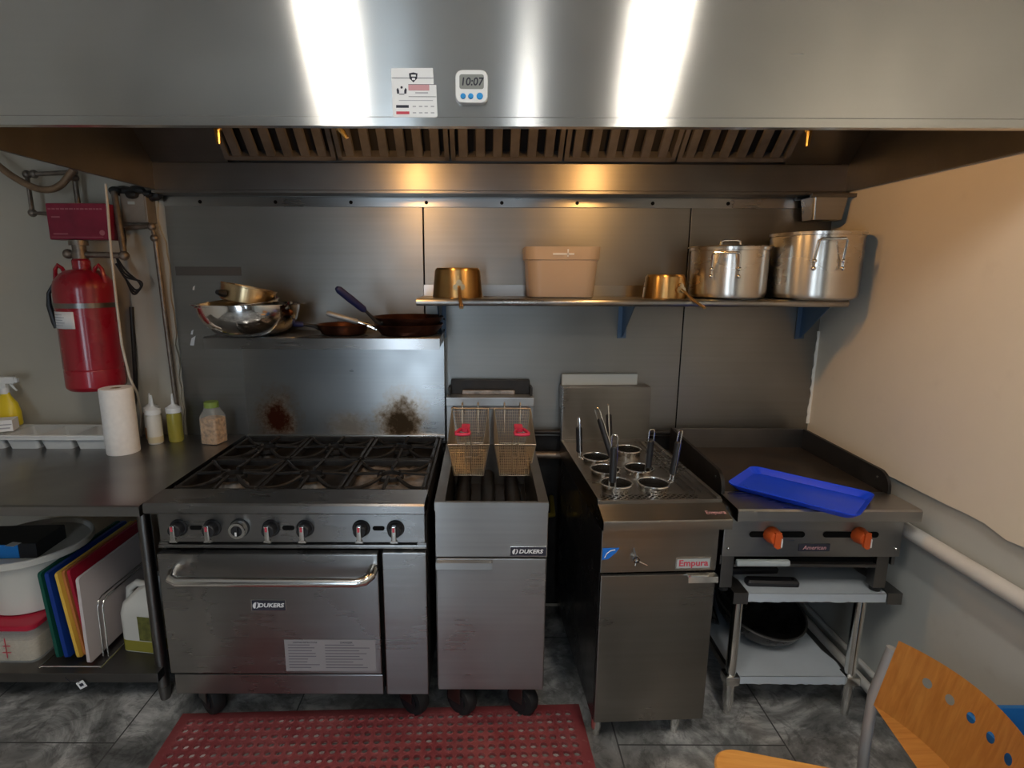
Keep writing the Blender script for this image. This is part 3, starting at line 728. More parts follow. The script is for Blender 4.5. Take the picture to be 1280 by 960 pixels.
NK(B().box(.256, .368, -.0048, -.0041, .690, .722), 'badge_face', 'gpl', q, smooth=0)
text('Empura', .031, 'badge_lettering', 'redink', q, (.312,-.0052,.707), bold=.0008, sx=1.05)
text('Empura', .022, 'ledge_lettering', 'pinkink', nk, (.375,-.0,.8845), rot=(math.radians(17.8),0,0))
# six strainers hooked into the deck
RZ = nk.rotation_euler.to_matrix(); 
def strainer(wx, wy, hang, tilt, label, up=.0, gl=.105):
    t = thing('noodle_strainer', label, 'strainer', (wx, wy, ZD+.001), (0,0,0))
    r = .053; zt = .028+up
    B().lathe([(r-.003,-.0), (r-.003,zt-.004), (r-.001,zt), (r+.004,zt), (r+.005,zt-.003), (r+.003,zt-.005), (r,zt-.006), (r,0)], closed=True, n=36).build('rim', 'chrome', t)
    B().lathe([(0,.004), (r-.004,.004), (r-.004,.0005), (0,.0005)], n=30).build('mesh_floor', 'slot', t)
    a = math.radians(hang); c, s = math.cos(a), math.sin(a)
    base = Vector((c*(r+.006), s*(r+.006), zt-.006)); tv = Vector(tilt).normalized()
    p1 = base + Vector((c*.012, s*.012, .004)); p2 = p1 + tv*.02; side = tv.cross(Vector((c,s,0))); side = side.normalized() if side.length > 1e-4 else Vector((1,0,0))
    wv = B(); k = .0105
    top = p2 + tv*(gl+.045)
    P = [base - side*k, p1 - side*k, p2 - side*k, p2+tv*gl - side*k, top - side*k - tv*.008, top - side*k*.6, top + side*k*.6, top + side*k - tv*.008, p2+tv*gl + side*k, p2 + side*k, p1 + side*k, base + side*k]
    wv.tube(P, .0026, 8); wv.build('handle_wire', 'chrome', t)
    g0, g1 = p2+tv*.004, p2+tv*(gl+.004)
    B().tube([g0, g0.lerp(g1,.04), g0.lerp(g1,.96), g1], [.009,.0125,.0125,.009], 12, flat=1).build('grip', 'blackpl', t)
    return t
strainer(.450,-.405, 190, (-.06,-.05,1), 'strainer at the back left of the noodle cooker, upright black handle on its left')
strainer(.590,-.345, 165, (-.02,.30,1), 'back right strainer of the noodle cooker, standing highest, handle at its left', up=.014, gl=.115)
strainer(.456,-.548, 50, (-.30,.38,1), 'middle left strainer in the noodle cooker, its handle leaning back and left', gl=.16)
strainer(.588,-.532, -80, (.04,.0,1), 'middle right strainer in the noodle cooker, its handle rising from the front')
strainer(.466,-.690, -115, (.02,.08,1), 'front left strainer in the noodle cooker, handle tallest and nearest', gl=.125)
strainer(.597,-.690, 15, (.14,.06,1), 'front right strainer beside the griddle, handle leaning right', gl=.12)

# ------------------------------------------------------------------ griddle and its stand
gd = thing('griddle', 'countertop gas griddle with orange knobs and black splash guards on a stand', 'griddle', (1.16,-.40,.525))
G_ = lambda b, nm, mt, par=gd, **k: wpart(b, nm, mt, par, gd, **k)
g0, g1 = .845, 1.473
b = B().box(g0, g0+.012, -.715, -.07, .63, .85).box(g1-.012, g1, -.715, -.07, .63, .85).box(g0+.012, g1-.012, -.085, -.07, .63, .85).box(g0+.012, g1-.012, -.70, -.085, .70, .80)
G_(b, 'body', 'steel_dark')
G_(B().box(g0-.002, g1+.002, -.732, -.715, .668, .836, .004), 'control_panel', 'steel')
G_(B().prism([(g0+.008,-.64,.877), (g0+.008,-.797,.877), (g0+.008,-.803,.871), (g0+.008,-.803,.836), (g0+.008,-.797,.832), (g0+.008,-.64,.832)], (g1-g0-.008,0,0)), 'front_ledge', 'steel')
G_(B().box(g0+.02, g1-.02, -.655, -.085, .835, .874, .003), 'griddle_plate', 'plate')
G_(B().box(g0+.01, g1-.01, -.10, -.085, .86, .962, .002), 'back_splash', 'steel_dark')
for x, t in ((g0+.008,'soot'), (g1-.02,'soot')):
    P = [(x,-.085,.84), (x,-.085,.962), (x,-.56,.952)] + [(x, -.60-.06*math.sin(math.radians(a)), .892+.06*math.cos(math.radians(a))) for a in range(0,91,15)] + [(x,-.66,.84)]
    q = G_(B().prism(P, (.012,0,0)), 'side_splash', t)
    G_(B().tube([(x-.001,-.60,.92), (x+.013,-.60,.92)], .005, 10), 'rivet', 'chrome', q)
for sx_, kx in ((.985+.045,1.010), (1.29,1.318)):
    P = rrect(sx_-.098, sx_+.098, .744, .766, .0108, 0, 5)
    G_(B().loft([[(p[0],-.7345,p[1]) for p in P], [(p[0],-.7335,p[1]) for p in P]]), 'panel_slot', 'slot', smooth=0)
    k = B().lathe([(0,.040), (.020,.040), (.024,.035), (.030,.006), (.030,0), (0,0)], n=12).xf(Matrix.Translation((kx,-.733,.755)) @ FR)
    k = G_(k, 'knob', 'orange')
    gr = B().prism([(-.008,.026,.036), (.012,.026,.036), (.012,-.030,.036), (.002,-.034,.036), (-.010,-.026,.036)], (0,0,.010)).xf(Matrix.Translation((kx,-.733,.755)) @ FR)
    gr = G_(gr, 'knob_grip', 'orange', k)
    G_(B().box(.0125,.0165,-.026,.004,.028,.0475).xf(Matrix.Translation((kx,-.733,.755)) @ FR), 'knob_scale', 'paper', k, smooth=0)
q = G_(B().box(1.111, 1.221, -.736, -.732, .692, .720, .001), 'badge', 'ink')
text('American', .021, 'badge_lettering', 'pinkink', q, (1.166-1.16,-.7367+.40,.706-.525), shear=.2)
G_(B().sphere((.862,-.734,.702),.006,10).sphere((1.456,-.734,.702),.006,10), 'screw', 'chrome')
# grease drawer and short feet
G_(B().box(.885, 1.435, -.700, -.12, .622, .655, .003), 'grease_drawer', 'slot')
G_(B().box(.895, 1.41, -.722, -.70, .622, .634, .002), 'drawer_front', 'steel_dark')
G_(B().box(.897, 1.087, -.740, -.722, .634, .656, .005), 'drawer_pull', 'gpl')
for x in (g0+.005, g1-.068):
    for y in (-.70, -.13):
        q = G_(B().box(x, x+.045, y-.02, y+.02, .540, .668, .003), 'foot_bracket', 'steel_dark')
        G_(B().cyl((x+.022,y,.5255), (x+.022,y,.545), .018, .02, 16), 'foot', 'rubber', q)
st = thing('equipment_stand', 'low two-shelf steel stand carrying the griddle, white film on its shelves', 'stand', (1.16,-.40,0))
S_ = lambda b, nm, mt, par=st, **k: wpart(b, nm, mt, par, st, **k)
s0, s1 = .905, 1.505
S_(B().box(s0, s1, -.725, -.09, .484, .520, .004), 'upper_shelf', 'steel_dark')
def filmsheet(x0, x1, ya, yb, zt, zb):
    b = B(); n = 30; bot = [(x0+(x1-x0)*i/n, ya-.0015, zb+random.uniform(-.002,.003)) for i in range(n+1)]
    b.prism([(x0,ya-.0015,zt+.001)] + bot + [(x1,ya-.0015,zt+.001)], (0,.001,0))
    L_ = [(x0,ya-.0015,zt), (x1,ya-.0015,zt), (x1+.012,ya+.08,zt), (x1-.004,ya+.15,zt), (x1,yb,zt), (x0,yb,zt), (x0-.012,ya+.10,zt), (x0-.002,ya+.05,zt)]
    b.prism(L_, (0,0,.001)); return b
S_(filmsheet(s0+.045, s1-.05, -.725, -.10, .5202, .487), 'film', 'film', smooth=0)
for x, sg in ((s0-.004, 1), (s1+.004, -1)):
    P = [(x,-.73,.5245), (x+sg*.052,-.73,.5245), (x+sg*.052,-.64,.5245), (x+sg*.02,-.56,.5245), (x,-.56,.5245)]
    q = B().prism(P, (0,0,.002)).box(min(x,x+sg*.052), max(x,x+sg*.052), -.7315, -.7295, .482, .5255).box(min(x-.001*sg,x+sg*.001), max(x-.001*sg,x+sg*.001), -.73, -.56, .482, .5255)
    S_(q, 'corner_bracket', 'steel_dark')
S_(B().box(.93, 1.385, -.715, -.11, .142, .172, .003), 'lower_shelf', 'steel_dark')
S_(filmsheet(.955, 1.36, -.715, -.12, .1722, .139), 'film', 'film', smooth=0)
for x in (.932, 1.383):
    for y in (-.70, -.12):
        lg = S_(B().cyl((x,y,.484), (x,y,.05), .0195, n=20).tube([(x,y,.05), (x,y,.0)], [.017,.013], 16), 'leg', 'chrome')
        S_(B().box(x-.027, x+.027, y-.027, y+.027, .136, .176, .006), 'shelf_clamp', 'chrome', lg)
def ptray():
    t = thing('serving_tray', 'long bright blue plastic tray lying askew across the griddle front', 'tray', (1.128,-.668,.8785), (0,0,math.radians(-44)))
    a, c = .208, .135
    P = [rrect(-a*k, a*k, -c*k2, c*k2, .032, z, 6) for k, k2, z in ((.90,.83,.0005), (.905,.84,0), (.985,.975,.018), (1.0,1.0,.0215), (1.0,1.0,.0245), (.985,.97,.0225), (.905,.84,.005), (.895,.825,.0035))]
    B().loft(P).build('tray_body', 'blue', t)
    return t
tr = ptray()
def toolgrip(loc, rz, ln, label, w=.014):
    t = thing('tool_handle', label, 'tool', loc, (0,0,rz))
    B().loft([rrect(-ln/2, ln/2, -w*1.4, w*1.4, .010, .0, 4), rrect(-ln/2, ln/2, -w*1.5, w*1.5, .010, .014, 4), rrect(-ln/2+.005, ln/2-.005, -w*1.1, w*1.1, .008, .022, 4)]).build('handle', 'blackpl', t)
    B().lathe([(0,0), (.005,0), (.005,.002), (0,.002)], (ln/2-.02,0,.0215), 12).build('hang_hole', 'slot', t)
    return t
toolgrip((1.035,-.575,.5225), math.radians(3), .20, 'black handled tool lying at the rear on the stand upper shelf')
toolgrip((1.068,-.665,.5225), math.radians(-2), .19, 'black handled tool nearest the front edge of the stand upper shelf')
# wok tilted on the lower shelf, dark pan behind it
def settle(t, z):
    bpy.context.view_layer.update()
    m = t.rotation_euler.to_matrix(); lo = min((m @ v.co).z for c in kids(t) for v in c.data.vertices)
    t.location.z = z - lo
wk = thing('wok', 'black steel wok tilted on the lower shelf of the griddle stand', 'wok', (1.150,-.455,.3), (math.radians(15),math.radians(8),0))
R = .178; pr = [(R*math.sin(math.radians(a)), -.125*math.cos(math.radians(a))) for a in range(0,91,9)]
pi_ = [(max(0,r-.003), z+.003) for r, z in reversed(pr)]
B().lathe(pr+[(R,.0015)]+pi_, n=48).build('bowl', 'wokm', wk)
B().lathe([(R-.004,-.001), (R+.003,-.002), (R+.003,.005), (R-.004,.005)], n=48, closed=True).build('rim', 'wokrim', wk)
settle(wk, .1745)
pn = thing('black_pan', 'dark round pan standing on edge at the left of the stand lower shelf', 'pan', (.965,-.36,.30), (0,math.radians(66),math.radians(-12)))
B().lathe([(0,-.03), (.085,-.03), (.108,.012), (.112,.012), (.089,-.034), (0,-.034)], n=40).build('pan_body', 'wokm', pn)
settle(pn, .1745)

# ------------------------------------------------------------------ left work table
tb = thing('work_table', 'stainless work table with undershelf at the left of the range', 'table', (-1.85,-.44,0))
T_ = lambda b, nm, mt, par=tb, **k: wpart(b, nm, mt, par, tb, **k)
tx0, tx1 = -2.75, -1.135
P = [(tx0,-.015,.9), (tx0,-.838,.9), (tx0,-.844,.896), (tx0,-.844,.864), (tx0,-.838,.862), (tx0,-.838,.885), (tx0,-.015,.885)]
T_(B().prism(P, (tx1-tx0,0,0)), 'tabletop', 'steel_top')
T_(B().box(tx1-.004, tx1, -.838, -.015, .862, .888).box(tx0, tx1, -.06, -.02, .84, .885), 'edge_skirt', 'steel_dark')
for x in (-2.65, -1.262):
    for y in (-.63, -.12):
        q = T_(B().cyl((x,y,.885), (x,y,.06), .0225, n=20).tube([(x,y,.06), (x,y,0)], [.024,.018], 18), 'leg', 'chrome' if 0 else 'steel_dark')
T_(B().box(tx0+.06, -1.245, -.688, -.07, .112, .152, .004), 'undershelf', 'steel_dark')
# things on the table
def roll():
    t = thing('paper_towel_roll', 'white paper towel roll standing upright on the steel table', 'paper towel', (-1.545,-.275,.9))
    B().lathe([(.021,0), (.0615,0), (.063,.004), (.063,.276), (.061,.28), (.021,.28)], closed=True, n=44).build('paper', 'tissue', t)
    B().lathe([(.0185,.001), (.021,.001), (.021,.279), (.0185,.279)], closed=True, n=24).build('core', 'conduit', t)
roll()
def squeeze(x, y, fill, mat, lab, h=.135):
    t = thing('squeeze_bottle', lab, 'bottle', (x, y, .9))
    r = .0315
    B().lathe([(0,.0), (r-.004,.0), (r,.006), (r,h-.012), (r-.006,h), (r-.006,h+.004), (0,h+.004)], n=28).build('body', 'milky' if mat != 'oil' else 'oil', t)
    if mat != 'oil': B().lathe([(0,.003), (r+.0004,.008), (r+.0004,fill), (0,fill)], n=28).build('sauce', mat, t)
    c = B().lathe([(r-.004,h), (r+.001,h), (r+.001,h+.022), (r-.008,h+.026), (r-.014,h+.032), (.008,h+.038), (.006,h+.055), (.0035,h+.085), (0,h+.085)], n=24).build('cap', 'wh', t)
    return t
squeeze(-1.478,-.150,.035,'paleoil','white capped squeeze bottle almost empty, middle of three beside the paper towel')
squeeze(-1.405,-.115,.1,'oil','white capped squeeze bottle of yellow oil nearest the range')
squeeze(-1.525,-.085,.06,'amber','squeeze bottle with brown sauce half hidden behind the paper towel roll', .13)
j = thing('spice_jar', 'square clear jar of brown spice flakes with green lid', 'jar', (-1.222,-.135,.9), (0,0,math.radians(-12)))
def sq(a, z, r=.012): return rrect(-a, a, -a, a, r, z, 4)
B().loft([sq(.039,0), sq(.042,.004), sq(.042,.115), sq(.041,.125), sq(.030,.155,.02), sq(.030,.165,.02)]).build('glass', 'clearpl', j)
B().loft([sq(.040,.003), sq(.0405,.006), sq(.0405,.112), sq(.038,.116)]).build('spice', 'spice', j)
B().lathe([(0,.190), (.028,.190), (.031,.187), (.031,.164), (0,.164)], n=32).build('lid', 'greenlid', j)
ct = thing('compartment_tray', 'long white plastic tray with deep compartments at the back of the table', 'tray', (-1.95,-.165,.9))
x0_, x1_ = -.42, .32
b = B(); ya, yb = -.085, .075
b.box(x0_-.015, x1_+.015, ya-.012, ya, .056, .066, .003).box(x0_-.015, x1_+.015, yb, yb+.012, .056, .066, .003).box(x0_-.015, x0_, ya, yb, .056, .066).box(x1_, x1_+.015, ya, yb, .056, .066)
b.box(x0_-.012, x1_+.012, ya-.010, ya-.006, .045, .058, .001)
b.build('rim', 'wh', ct)
nc = 5; cw = (x1_-x0_)/nc
for i in range(nc):
    a = x0_+cw*i; q = B()
    q.loft([rrect(a+.014, a+cw-.014, ya+.012, yb-.01, .012, 0, 4), rrect(a+.003, a+cw-.003, ya, yb, .012, .060, 4), rrect(a+.006, a+cw-.006, ya+.004, yb-.004, .012, .060, 4), rrect(a+.017, a+cw-.017, ya+.015, yb-.013, .012, .004, 4)])
    q.build('compartment', 'wh', ct)
B().box(x0_, x1_, ya, yb, .0665, .0695, .001).build('lid', 'clearpl', ct)
# little box and spray bottle at the frame edge, both on the tray lid
bx = thing('small_carton', 'small printed carton at the far left on the white tray', 'box', (-2.155,-.205,.9700), (0,0,math.radians(22)))
B().box(-.10, .085, -.035, .035, 0, .05, .001).build('carton', 'paper', bx)
B().box(-.098, .082, -.0356, -.0351, .028, .033).box(-.098, .075, -.0356, -.0351, .012, .018).build('printed_line', 'papergrey', bx, smooth=0)
sp = thing('spray_bottle', 'yellow spray bottle with white trigger head at the far left', 'spray bottle', (-2.165,-.100,.9700))
B().lathe([(0,0), (.043,0), (.046,.006), (.046,.06), (.038,.10), (.018,.135), (.016,.15), (0,.15)], n=28, sx=1.2, sy=.75).build('body', 'yel', sp)
B().lathe([(0,.172), (.017,.172), (.018,.145), (0,.145)], n=20).build('collar', 'wh', sp)
h = B().box(-.055, .055, -.012, .012, .19, .222, .006).box(-.014, .014, -.010, .010, .168, .195, .003).box(.05, .068, -.007, .007, .196, .216, .002)
h.build('spray_head', 'wh', sp); B().tube([(.03,0,.192), (.043,0,.172), (.055,0,.158)], [.006,.005,.004], 8).build('trigger', 'wh', sp)

# things on the undershelf
ZU = .1525
fb = thing('food_box', 'square clear food box of pale grain with red lid on the undershelf', 'food box', (-1.91,-.43,ZU))
fx = .172
B().loft([rrect(-fx+.012, fx-.012, -.20, .17, .03, 0, 5), rrect(-fx, fx, -.212, .182, .03, .135, 5), rrect(-fx-.004, fx+.004, -.216, .186, .03, .138, 5), rrect(-fx-.004, fx+.004, -.216, .186, .03, .152, 5), rrect(-fx+.004, fx-.004, -.208, .178, .03, .152, 5), rrect(-fx+.016, fx-.016, -.196, .166, .03, .004, 5)]).build('box_body', 'clearpl', fb)
B().loft([rrect(-fx+.018, fx-.018, -.194, .164, .028, .005, 5), rrect(-fx+.009, fx-.009, -.203, .173, .028, .098, 5)]).build('grain', 'rice', fb)
B().loft([rrect(-fx-.007, fx+.007, -.219, .189, .03, .150, 5), rrect(-fx-.008, fx+.008, -.220, .190, .03, .166, 5), rrect(-fx-.001, fx+.001, -.212, .182, .028, .171, 5)]).build('lid', 'redlid', fb)
b = B().box(.060, .0615, -.2135, -.2105, .03, .115)
for i in range(2): b.box(.045+.006*i, .078, -.2135, -.2105, .052+.028*i, .0545+.028*i)
q = b.build('measure_marks', 'redink', fb, smooth=0)
tu = thing('lidded_tub', 'round white plastic tub stacked on the red lidded food box', 'tub', (-1.868,-.43,ZU+.1715))
B().lathe([(0,0), (.150,0), (.162,.008), (.176,.205), (.182,.215), (.172,.215), (.156,.012), (0,.006)], n=56).build('tub_body', 'milky', tu)
B().lathe([(0,.2155), (.184,.2155), (.200,.219), (.212,.219), (.215,.223), (.215,.245), (.210,.249), (.203,.247), (.197,.233), (0,.231)], n=56).build('lid', 'milky', tu)
bp = thing('glove_carton', 'dark and blue carton lying on the lid of the white tub', 'carton', (-1.88,-.50,.5555), (math.radians(0),0,math.radians(4)))
B().box(-.13, .13, -.062, .11, 0, .062, .004).build('carton', 'blackpl', bp)
B().box(-.132, .065, -.0645, -.0625, .004, .060, .001).build('blue_face', 'bluepk', bp)
B().box(.045, .085, -.068, -.035, .0625, .0632).xf(Matrix.Rotation(math.radians(-14),4,'Z')).build('white_tag', 'paper', bp, smooth=0)
# boards leaning in a wire rack
def board(nm, x, lean, mat, lab, y0=-.625, ln=.47, ht=.365, th=.013):
    t = thing('cutting_board', lab, 'cutting board', (x, y0, .168), (0, math.radians(lean), 0))
    b = B(); P = [(0, p[0], p[1]) for p in rrect(0, ln, 0, ht, .012, 0, 4)]
    b.loft([[(-th/2, p[1], p[2]) for p in P], [(th/2, p[1], p[2]) for p in P]]); b.build('board_panel', mat, t, smooth=20)
    return t
board('g', -1.668, -3.5, 'bd_green', 'dark green cutting board, leftmost in the rack')
board('b', -1.634, -4.5, 'bd_blue', 'deep blue cutting board in the rack', th=.016)
board('y', -1.588, -6.0, 'bd_yel', 'yellow cutting board in the rack', th=.012)
board('o', -1.573, -6.0, 'bd_org', 'orange cutting board squeezed between yellow and red boards', y0=-.61, th=.010)
board('r', -1.556, -6.0, 'bd_red', 'red cutting board in the rack', y0=-.605, th=.012)
board('w', -1.527, .5, 'bd_wh', 'white cutting board at the right end of the rack', y0=-.655, ht=.36, th=.012)
rk = thing('board_rack', 'wire rack holding the coloured cutting boards', 'rack', (-1.56,-.40,ZU))
b = B()
for y in (-.26, 0, .18): b.tube([(-.15,y,.008), (.085,y,.008)], .0035, 8)
for x in (-.15, .085): b.tube([(x,-.27,.008), (x,.19,.008)], .0035, 8)
b.build('base_frame', 'chrome', rk)
b = B()
for x in (.052, .072):
    b.tube([(x,-.20,.008), (x,-.195,.22), (x,-.185,.24), (x,-.165,.25), (x,.10,.25), (x,.12,.24), (x,.13,.008)], .003, 8)
b.build('divider', 'chrome', rk)
jg = thing('oil_jug', 'clear plastic jug of green oil with handle behind the table leg', 'jug', (-1.368,-.495,ZU), (0,0,math.radians(-8)))
jw, jd = .090, .072
B().loft([rrect(-jw, jw, -jd, jd, .03, 0, 5), rrect(-jw, jw, -jd, jd, .03, .16, 5), rrect(-jw*.9, jw*.92, -jd*.9, jd*.9, .03, .20, 5), rrect(-jw*.35, jw*.75, -jd*.55, jd*.55, .025, .25, 5), rrect(.018, .062, -.022, .022, .02, .272, 5), rrect(.018, .062, -.022, .022, .02, .288, 5)]).build('jug_body', 'milky', jg)
B().lathe([(0,.305), (.024,.305), (.026,.300), (.026,.280), (0,.280)], (.04,0,0), 24).build('cap', 'wh', jg)
B().tube([(.0,0,.255), (-.045,0,.262), (-.082,0,.235), (-.088,0,.19), (-.082,0,.15)], .015, 12).build('handle', 'milky', jg)
B().loft([rrect(-jw-.0008, jw+.0008, -jd-.0008, jd+.0008, .03, .003, 5), rrect(-jw-.0008, jw+.0008, -jd-.0008, jd+.0008, .03, .05, 5)]).build('oil', 'oil', jg)
lb = B().box(0, jw*.95, -jd-.0025, -jd-.001, .055, .16).box(jw+.001, jw+.0025, -jd*.5, jd*.6, .055, .16).build('label', 'bd_green', jg, smooth=0); lb.data.materials[0] = plain('olive_label', (.13,.13,.03), .6, var=.4, vscale=40)
tg = thing('paper_tag', 'small white tag hanging on wire from the undershelf edge', 'tag', (-1.545,-.694,.13))
B().box(-.016, .016, -.002, -.001, -.038, -.008).xf(Matrix.Rotation(math.radians(-28),4,'Y')).build('tag_card', 'paper', tg, smooth=0)
B().box(-.008, .008, -.0025, -.002, -.029, -.017).xf(Matrix.Rotation(math.radians(-28),4,'Y')).build('tag_print', 'ink', tg, smooth=0)
B().tube([(-.05,.002,.010), (-.045,-.0015,.006), (-.03,-.0015,-.008), (-.008,-.0015,.002), (.004,-.0015,-.012)], .0012, 6).build('tag_wire', 'ink', tg)

# ------------------------------------------------------------------ fire suppression kit at the upper left
ax = thing('suppressant_tank', 'red fire suppressant tank hanging on the wall above the table', 'tank', (-1.705,-.155,1.155))
r = .113
B().lathe([(0,0), (r-.012,0), (r-.002,.01), (r,.02), (r,.085), (r-.003,.09), (r,.095), (r,.43), (r-.006,.46), (r-.03,.49), (.06,.505), (.035,.51), (0,.51)], n=48).build('tank_shell', 'redtank', ax)
B().lathe([(0,.505), (.034,.505), (.034,.545), (.026,.556), (0,.556)], n=28).build('neck', 'redtank', ax)
B().lathe([(0,.628), (.036,.628), (.036,.608), (.026,.608), (.026,.585), (.030,.585), (.030,.553), (0,.553)], (0,0,0), 12).build('valve', 'pipe', ax)
for s in (-1, 1): B().tube([(s*.105,-.02,.455), (s*.098,-.02,.51), (s*.085,-.02,.527), (s*.07,-.02,.515), (s*.055,-.02,.487)], .008, 10).build('lifting_loop', 'redtank', ax)
B().lathe([(r+.0005,.352), (r+.003,.352), (r+.003,.372), (r+.0005,.372)], n=48, closed=True).box(-.115, -.095, -.03, .11, .20, .385, .002).build('strap', 'steel_dark', ax)
b = B(); n = 10; P = []
def arcp(rr, a0, a1, z): return [(rr*math.cos(math.radians(a0+(a1-a0)*i/n)), rr*math.sin(math.radians(a0+(a1-a0)*i/n)), z) for i in range(n+1)]
lo, hi = arcp(r+.001, 218, 280, .268), arcp(r+.001, 218, 280, .338)
va = [b.bm.verts.new(p) for p in lo]; vb = [b.bm.verts.new(p) for p in hi]
for i in range(n): b.bm.faces.new((va[i], va[i+1], vb[i+1], vb[i]))
lb = b.build('tank_label', 'paper', ax); md = lb.modifiers.new('t','SOLIDIFY'); md.thickness = .0006
b = B()
for k in range(5):
    lo, hi = arcp(r+.0022, 226, 255+5*(k % 2), .280+.011*k), arcp(r+.0022, 226, 255+5*(k % 2), .283+.011*k)
    va = [b.bm.verts.new(p) for p in lo]; vb = [b.bm.verts.new(p) for p in hi]
    for i in range(n): b.bm.faces.new((va[i], va[i+1], vb[i+1], vb[i]))
b.build('label_print', 'papergrey', lb)
B().tube([(-.105,-.03,.45), (-.125,-.04,.41), (-.13,-.04,.36), (-.118,-.04,.29), (-.112,-.04,.265)], [.007,.008,.011,.012,.010], 10).build('release_lever', 'blackpl', ax)
bxr = thing('control_box', 'maroon fire system control box on the wall above the red tank', 'box', (-1.686,-.097,1.858))
B().box(-.124, .124, -.075, -.012, -.073, .073, .004).build('box_shell', 'redbox', bxr)
B().box(-.06, .06, -.012, .095, -.05, .05).build('wall_bracket', 'jbox', bxr)
b = B()
random.seed(5)
x = -.115
while x < .11:
    l = random.uniform(.006,.016); b.box(x, x+l, -.0758, -.0752, .047, .053); x += l+.004
b.box(-.105,-.07,-.0758,-.0752,.015,.021).box(-.105,-.045,-.0758,-.0752,-.052,-.047).box(-.115,.10,-.0758,-.0752,-.063,-.061)
b.build('box_lettering', 'redboxink', bxr, smooth=0)
B().lathe([(0,.002), (.011,.002), (.011,0), (0,0)], n=20).xf(Matrix.Translation((.098,-.0752,-.045)) @ FR).build('round_seal', 'redboxink', bxr)
def piping(name, label, cat, paths, elbows=(), mat='pipe', r=.0105):
    t = thing(name, label, cat, tuple(paths[0][0]))
    o = Vector(paths[0][0]); b = B()
    for p in paths: b.tube([Vector(q)-o for q in p], r, 12)
    b.build('pipe_run', mat, t)
    if elbows:
        b = B()
        for e in elbows: b.sphere(Vector(e)-o, r*1.65, 14)
        b.build('elbow', mat, t)
    return t
y = -.09
piping('pipe', 'rusty pipe loop leaving the left side of the maroon control box', 'pipe', [[(-1.828,y,1.895), (-1.93,y,1.90), (-1.93,y,2.055), (-1.72,y,2.065)]], [(-1.93,y,1.90), (-1.93,y,2.055), (-1.90,y,2.057)])
piping('pipe', 'short vertical pipe rising from the top of the maroon control box', 'pipe', [[(-1.745,-.07,1.931), (-1.745,-.07,2.05)]], [(-1.745,-.07,2.045)])
piping('pipe', 'pipe crossing above the red tank to the slanted riser', 'pipe', [[(-1.755,-.155,1.728), (-1.52,-.155,1.722)], [(-1.52,-.155,1.722), (-1.565,-.10,1.985)]], [(-1.755,-.155,1.728), (-1.52,-.155,1.722)], r=.0125)
piping('pipe', 'long slanting pipe running down the wall beside the steel sheet', 'pipe', [[(-1.568,-.05,1.842), (-1.452,-.05,1.850), (-1.445,-.045,1.80), (-1.432,-.035,.905)]], [(-1.452,-.05,1.848), (-1.447,-.047,1.80)])
piping('pipe', 'thin dark conduit down the wall behind the red tank', 'pipe', [[(-1.60,-.02,1.50), (-1.625,-.02,1.10), (-1.68,-.02,.905)]], mat='soot', r=.009)
hc = B().tube(crv([(-2.10,-.12,2.16), (-1.99,-.12,2.06), (-1.90,-.12,2.005), (-1.83,-.12,1.99), (-1.77,-.12,2.01), (-1.71,-.12,2.07)]), .014, 14)
tag(hc.build('flexible_conduit', 'conduit'), 'brown flexible conduit looping at the top left below the hood', 'conduit')
jb = thing('junction_box', 'grey square metal junction box on the wall behind the pipes', 'junction box', (-1.505,-.03,1.925))
B().box(-.052, .058, -.05, .029, -.062, .062, .003).build('box_shell', 'jbox', jb)
B().box(-.046, .052, -.054, -.0505, -.056, .056, .002).build('cover_plate', 'jbox', jb); B().box(-.018,.012,-.0548,-.0542,.012,.024).build('faded_label', 'gpl', jb, smooth=0)
cd = B().tube([(-1.478,-.285,1.99), (-1.480,-.285,1.90), (-1.488,-.285,1.75), (-1.491,-.285,1.53), (-1.492,-.283,1.36), (-1.490,-.262,1.22), (-1.505,-.20,1.14), (-1.55,-.12,1.03), (-1.60,-.06,.905)], .0048, 8)
tag(cd.build('hanging_cord', 'cord'), 'cream cord hanging in front of the red tank', 'cord')
b = B()
for k in range(3): b.tube(crv([(-1.590,-.10,1.72), (-1.555,-.10-.01*k,1.66-.01*k), (-1.505+.012*k,-.10-.01*k,1.612), (-1.50,-.10-.01*k,1.588-.008*k), (-1.525,-.10-.01*k,1.58-.008*k), (-1.56,-.10,1.625), (-1.595,-.10,1.69)]), .0042, 8)
b.tube([(-1.56,-.07,1.84), (-1.545,-.09,1.79), (-1.553,-.09,1.74)], .003, 6)
tag(b.build('cable_loop', 'blackpl'), 'coiled black cable loops beside the red tank', 'cable')
b = B()
for i in range(14):
    a = random.uniform(0, 6.3); b.sphere((-1.52+random.uniform(-.07,.085), -.05+random.uniform(-.035,.02), 1.985+random.uniform(-.012,.012)), random.uniform(.02,.034), 8, (1.3,.8,.7))
tag(b.build('sealant_clump', 'soot'), 'dark grimy sealant around the pipe hole at the hood corner', 'sealant')

# residue on the steel wall
tag(B().box(-1.391, -1.096, -.0078, -.0062, 1.640, 1.679, .0005).build('adhesive_strip', 'strip'), 'grey strip stuck on the steel wall above the bowls', 'strip')
for k, (x, z, s, l) in enumerate([(-1.347,1.345,1.,'larger white scrap of torn sticker on the steel wall left of the shelf'), (-1.345,1.385,.5,'thin white scrap of torn sticker, just above the larger scrap'), (-1.318,1.585,.45,'tiny white scrap on the steel wall under the grey strip')]):
    tag(B().prism([(x-.012*s,-.0063,z-.02*s), (x+.006*s,-.0063,z-.022*s), (x+.012*s,-.0063,z+.004*s), (x+.018*s,-.0063,z+.024*s), (x-.002*s,-.0063,z+.012*s)], (0,-.001,0)).build('sticker_scrap', 'paper', smooth=0), l, 'sticker')

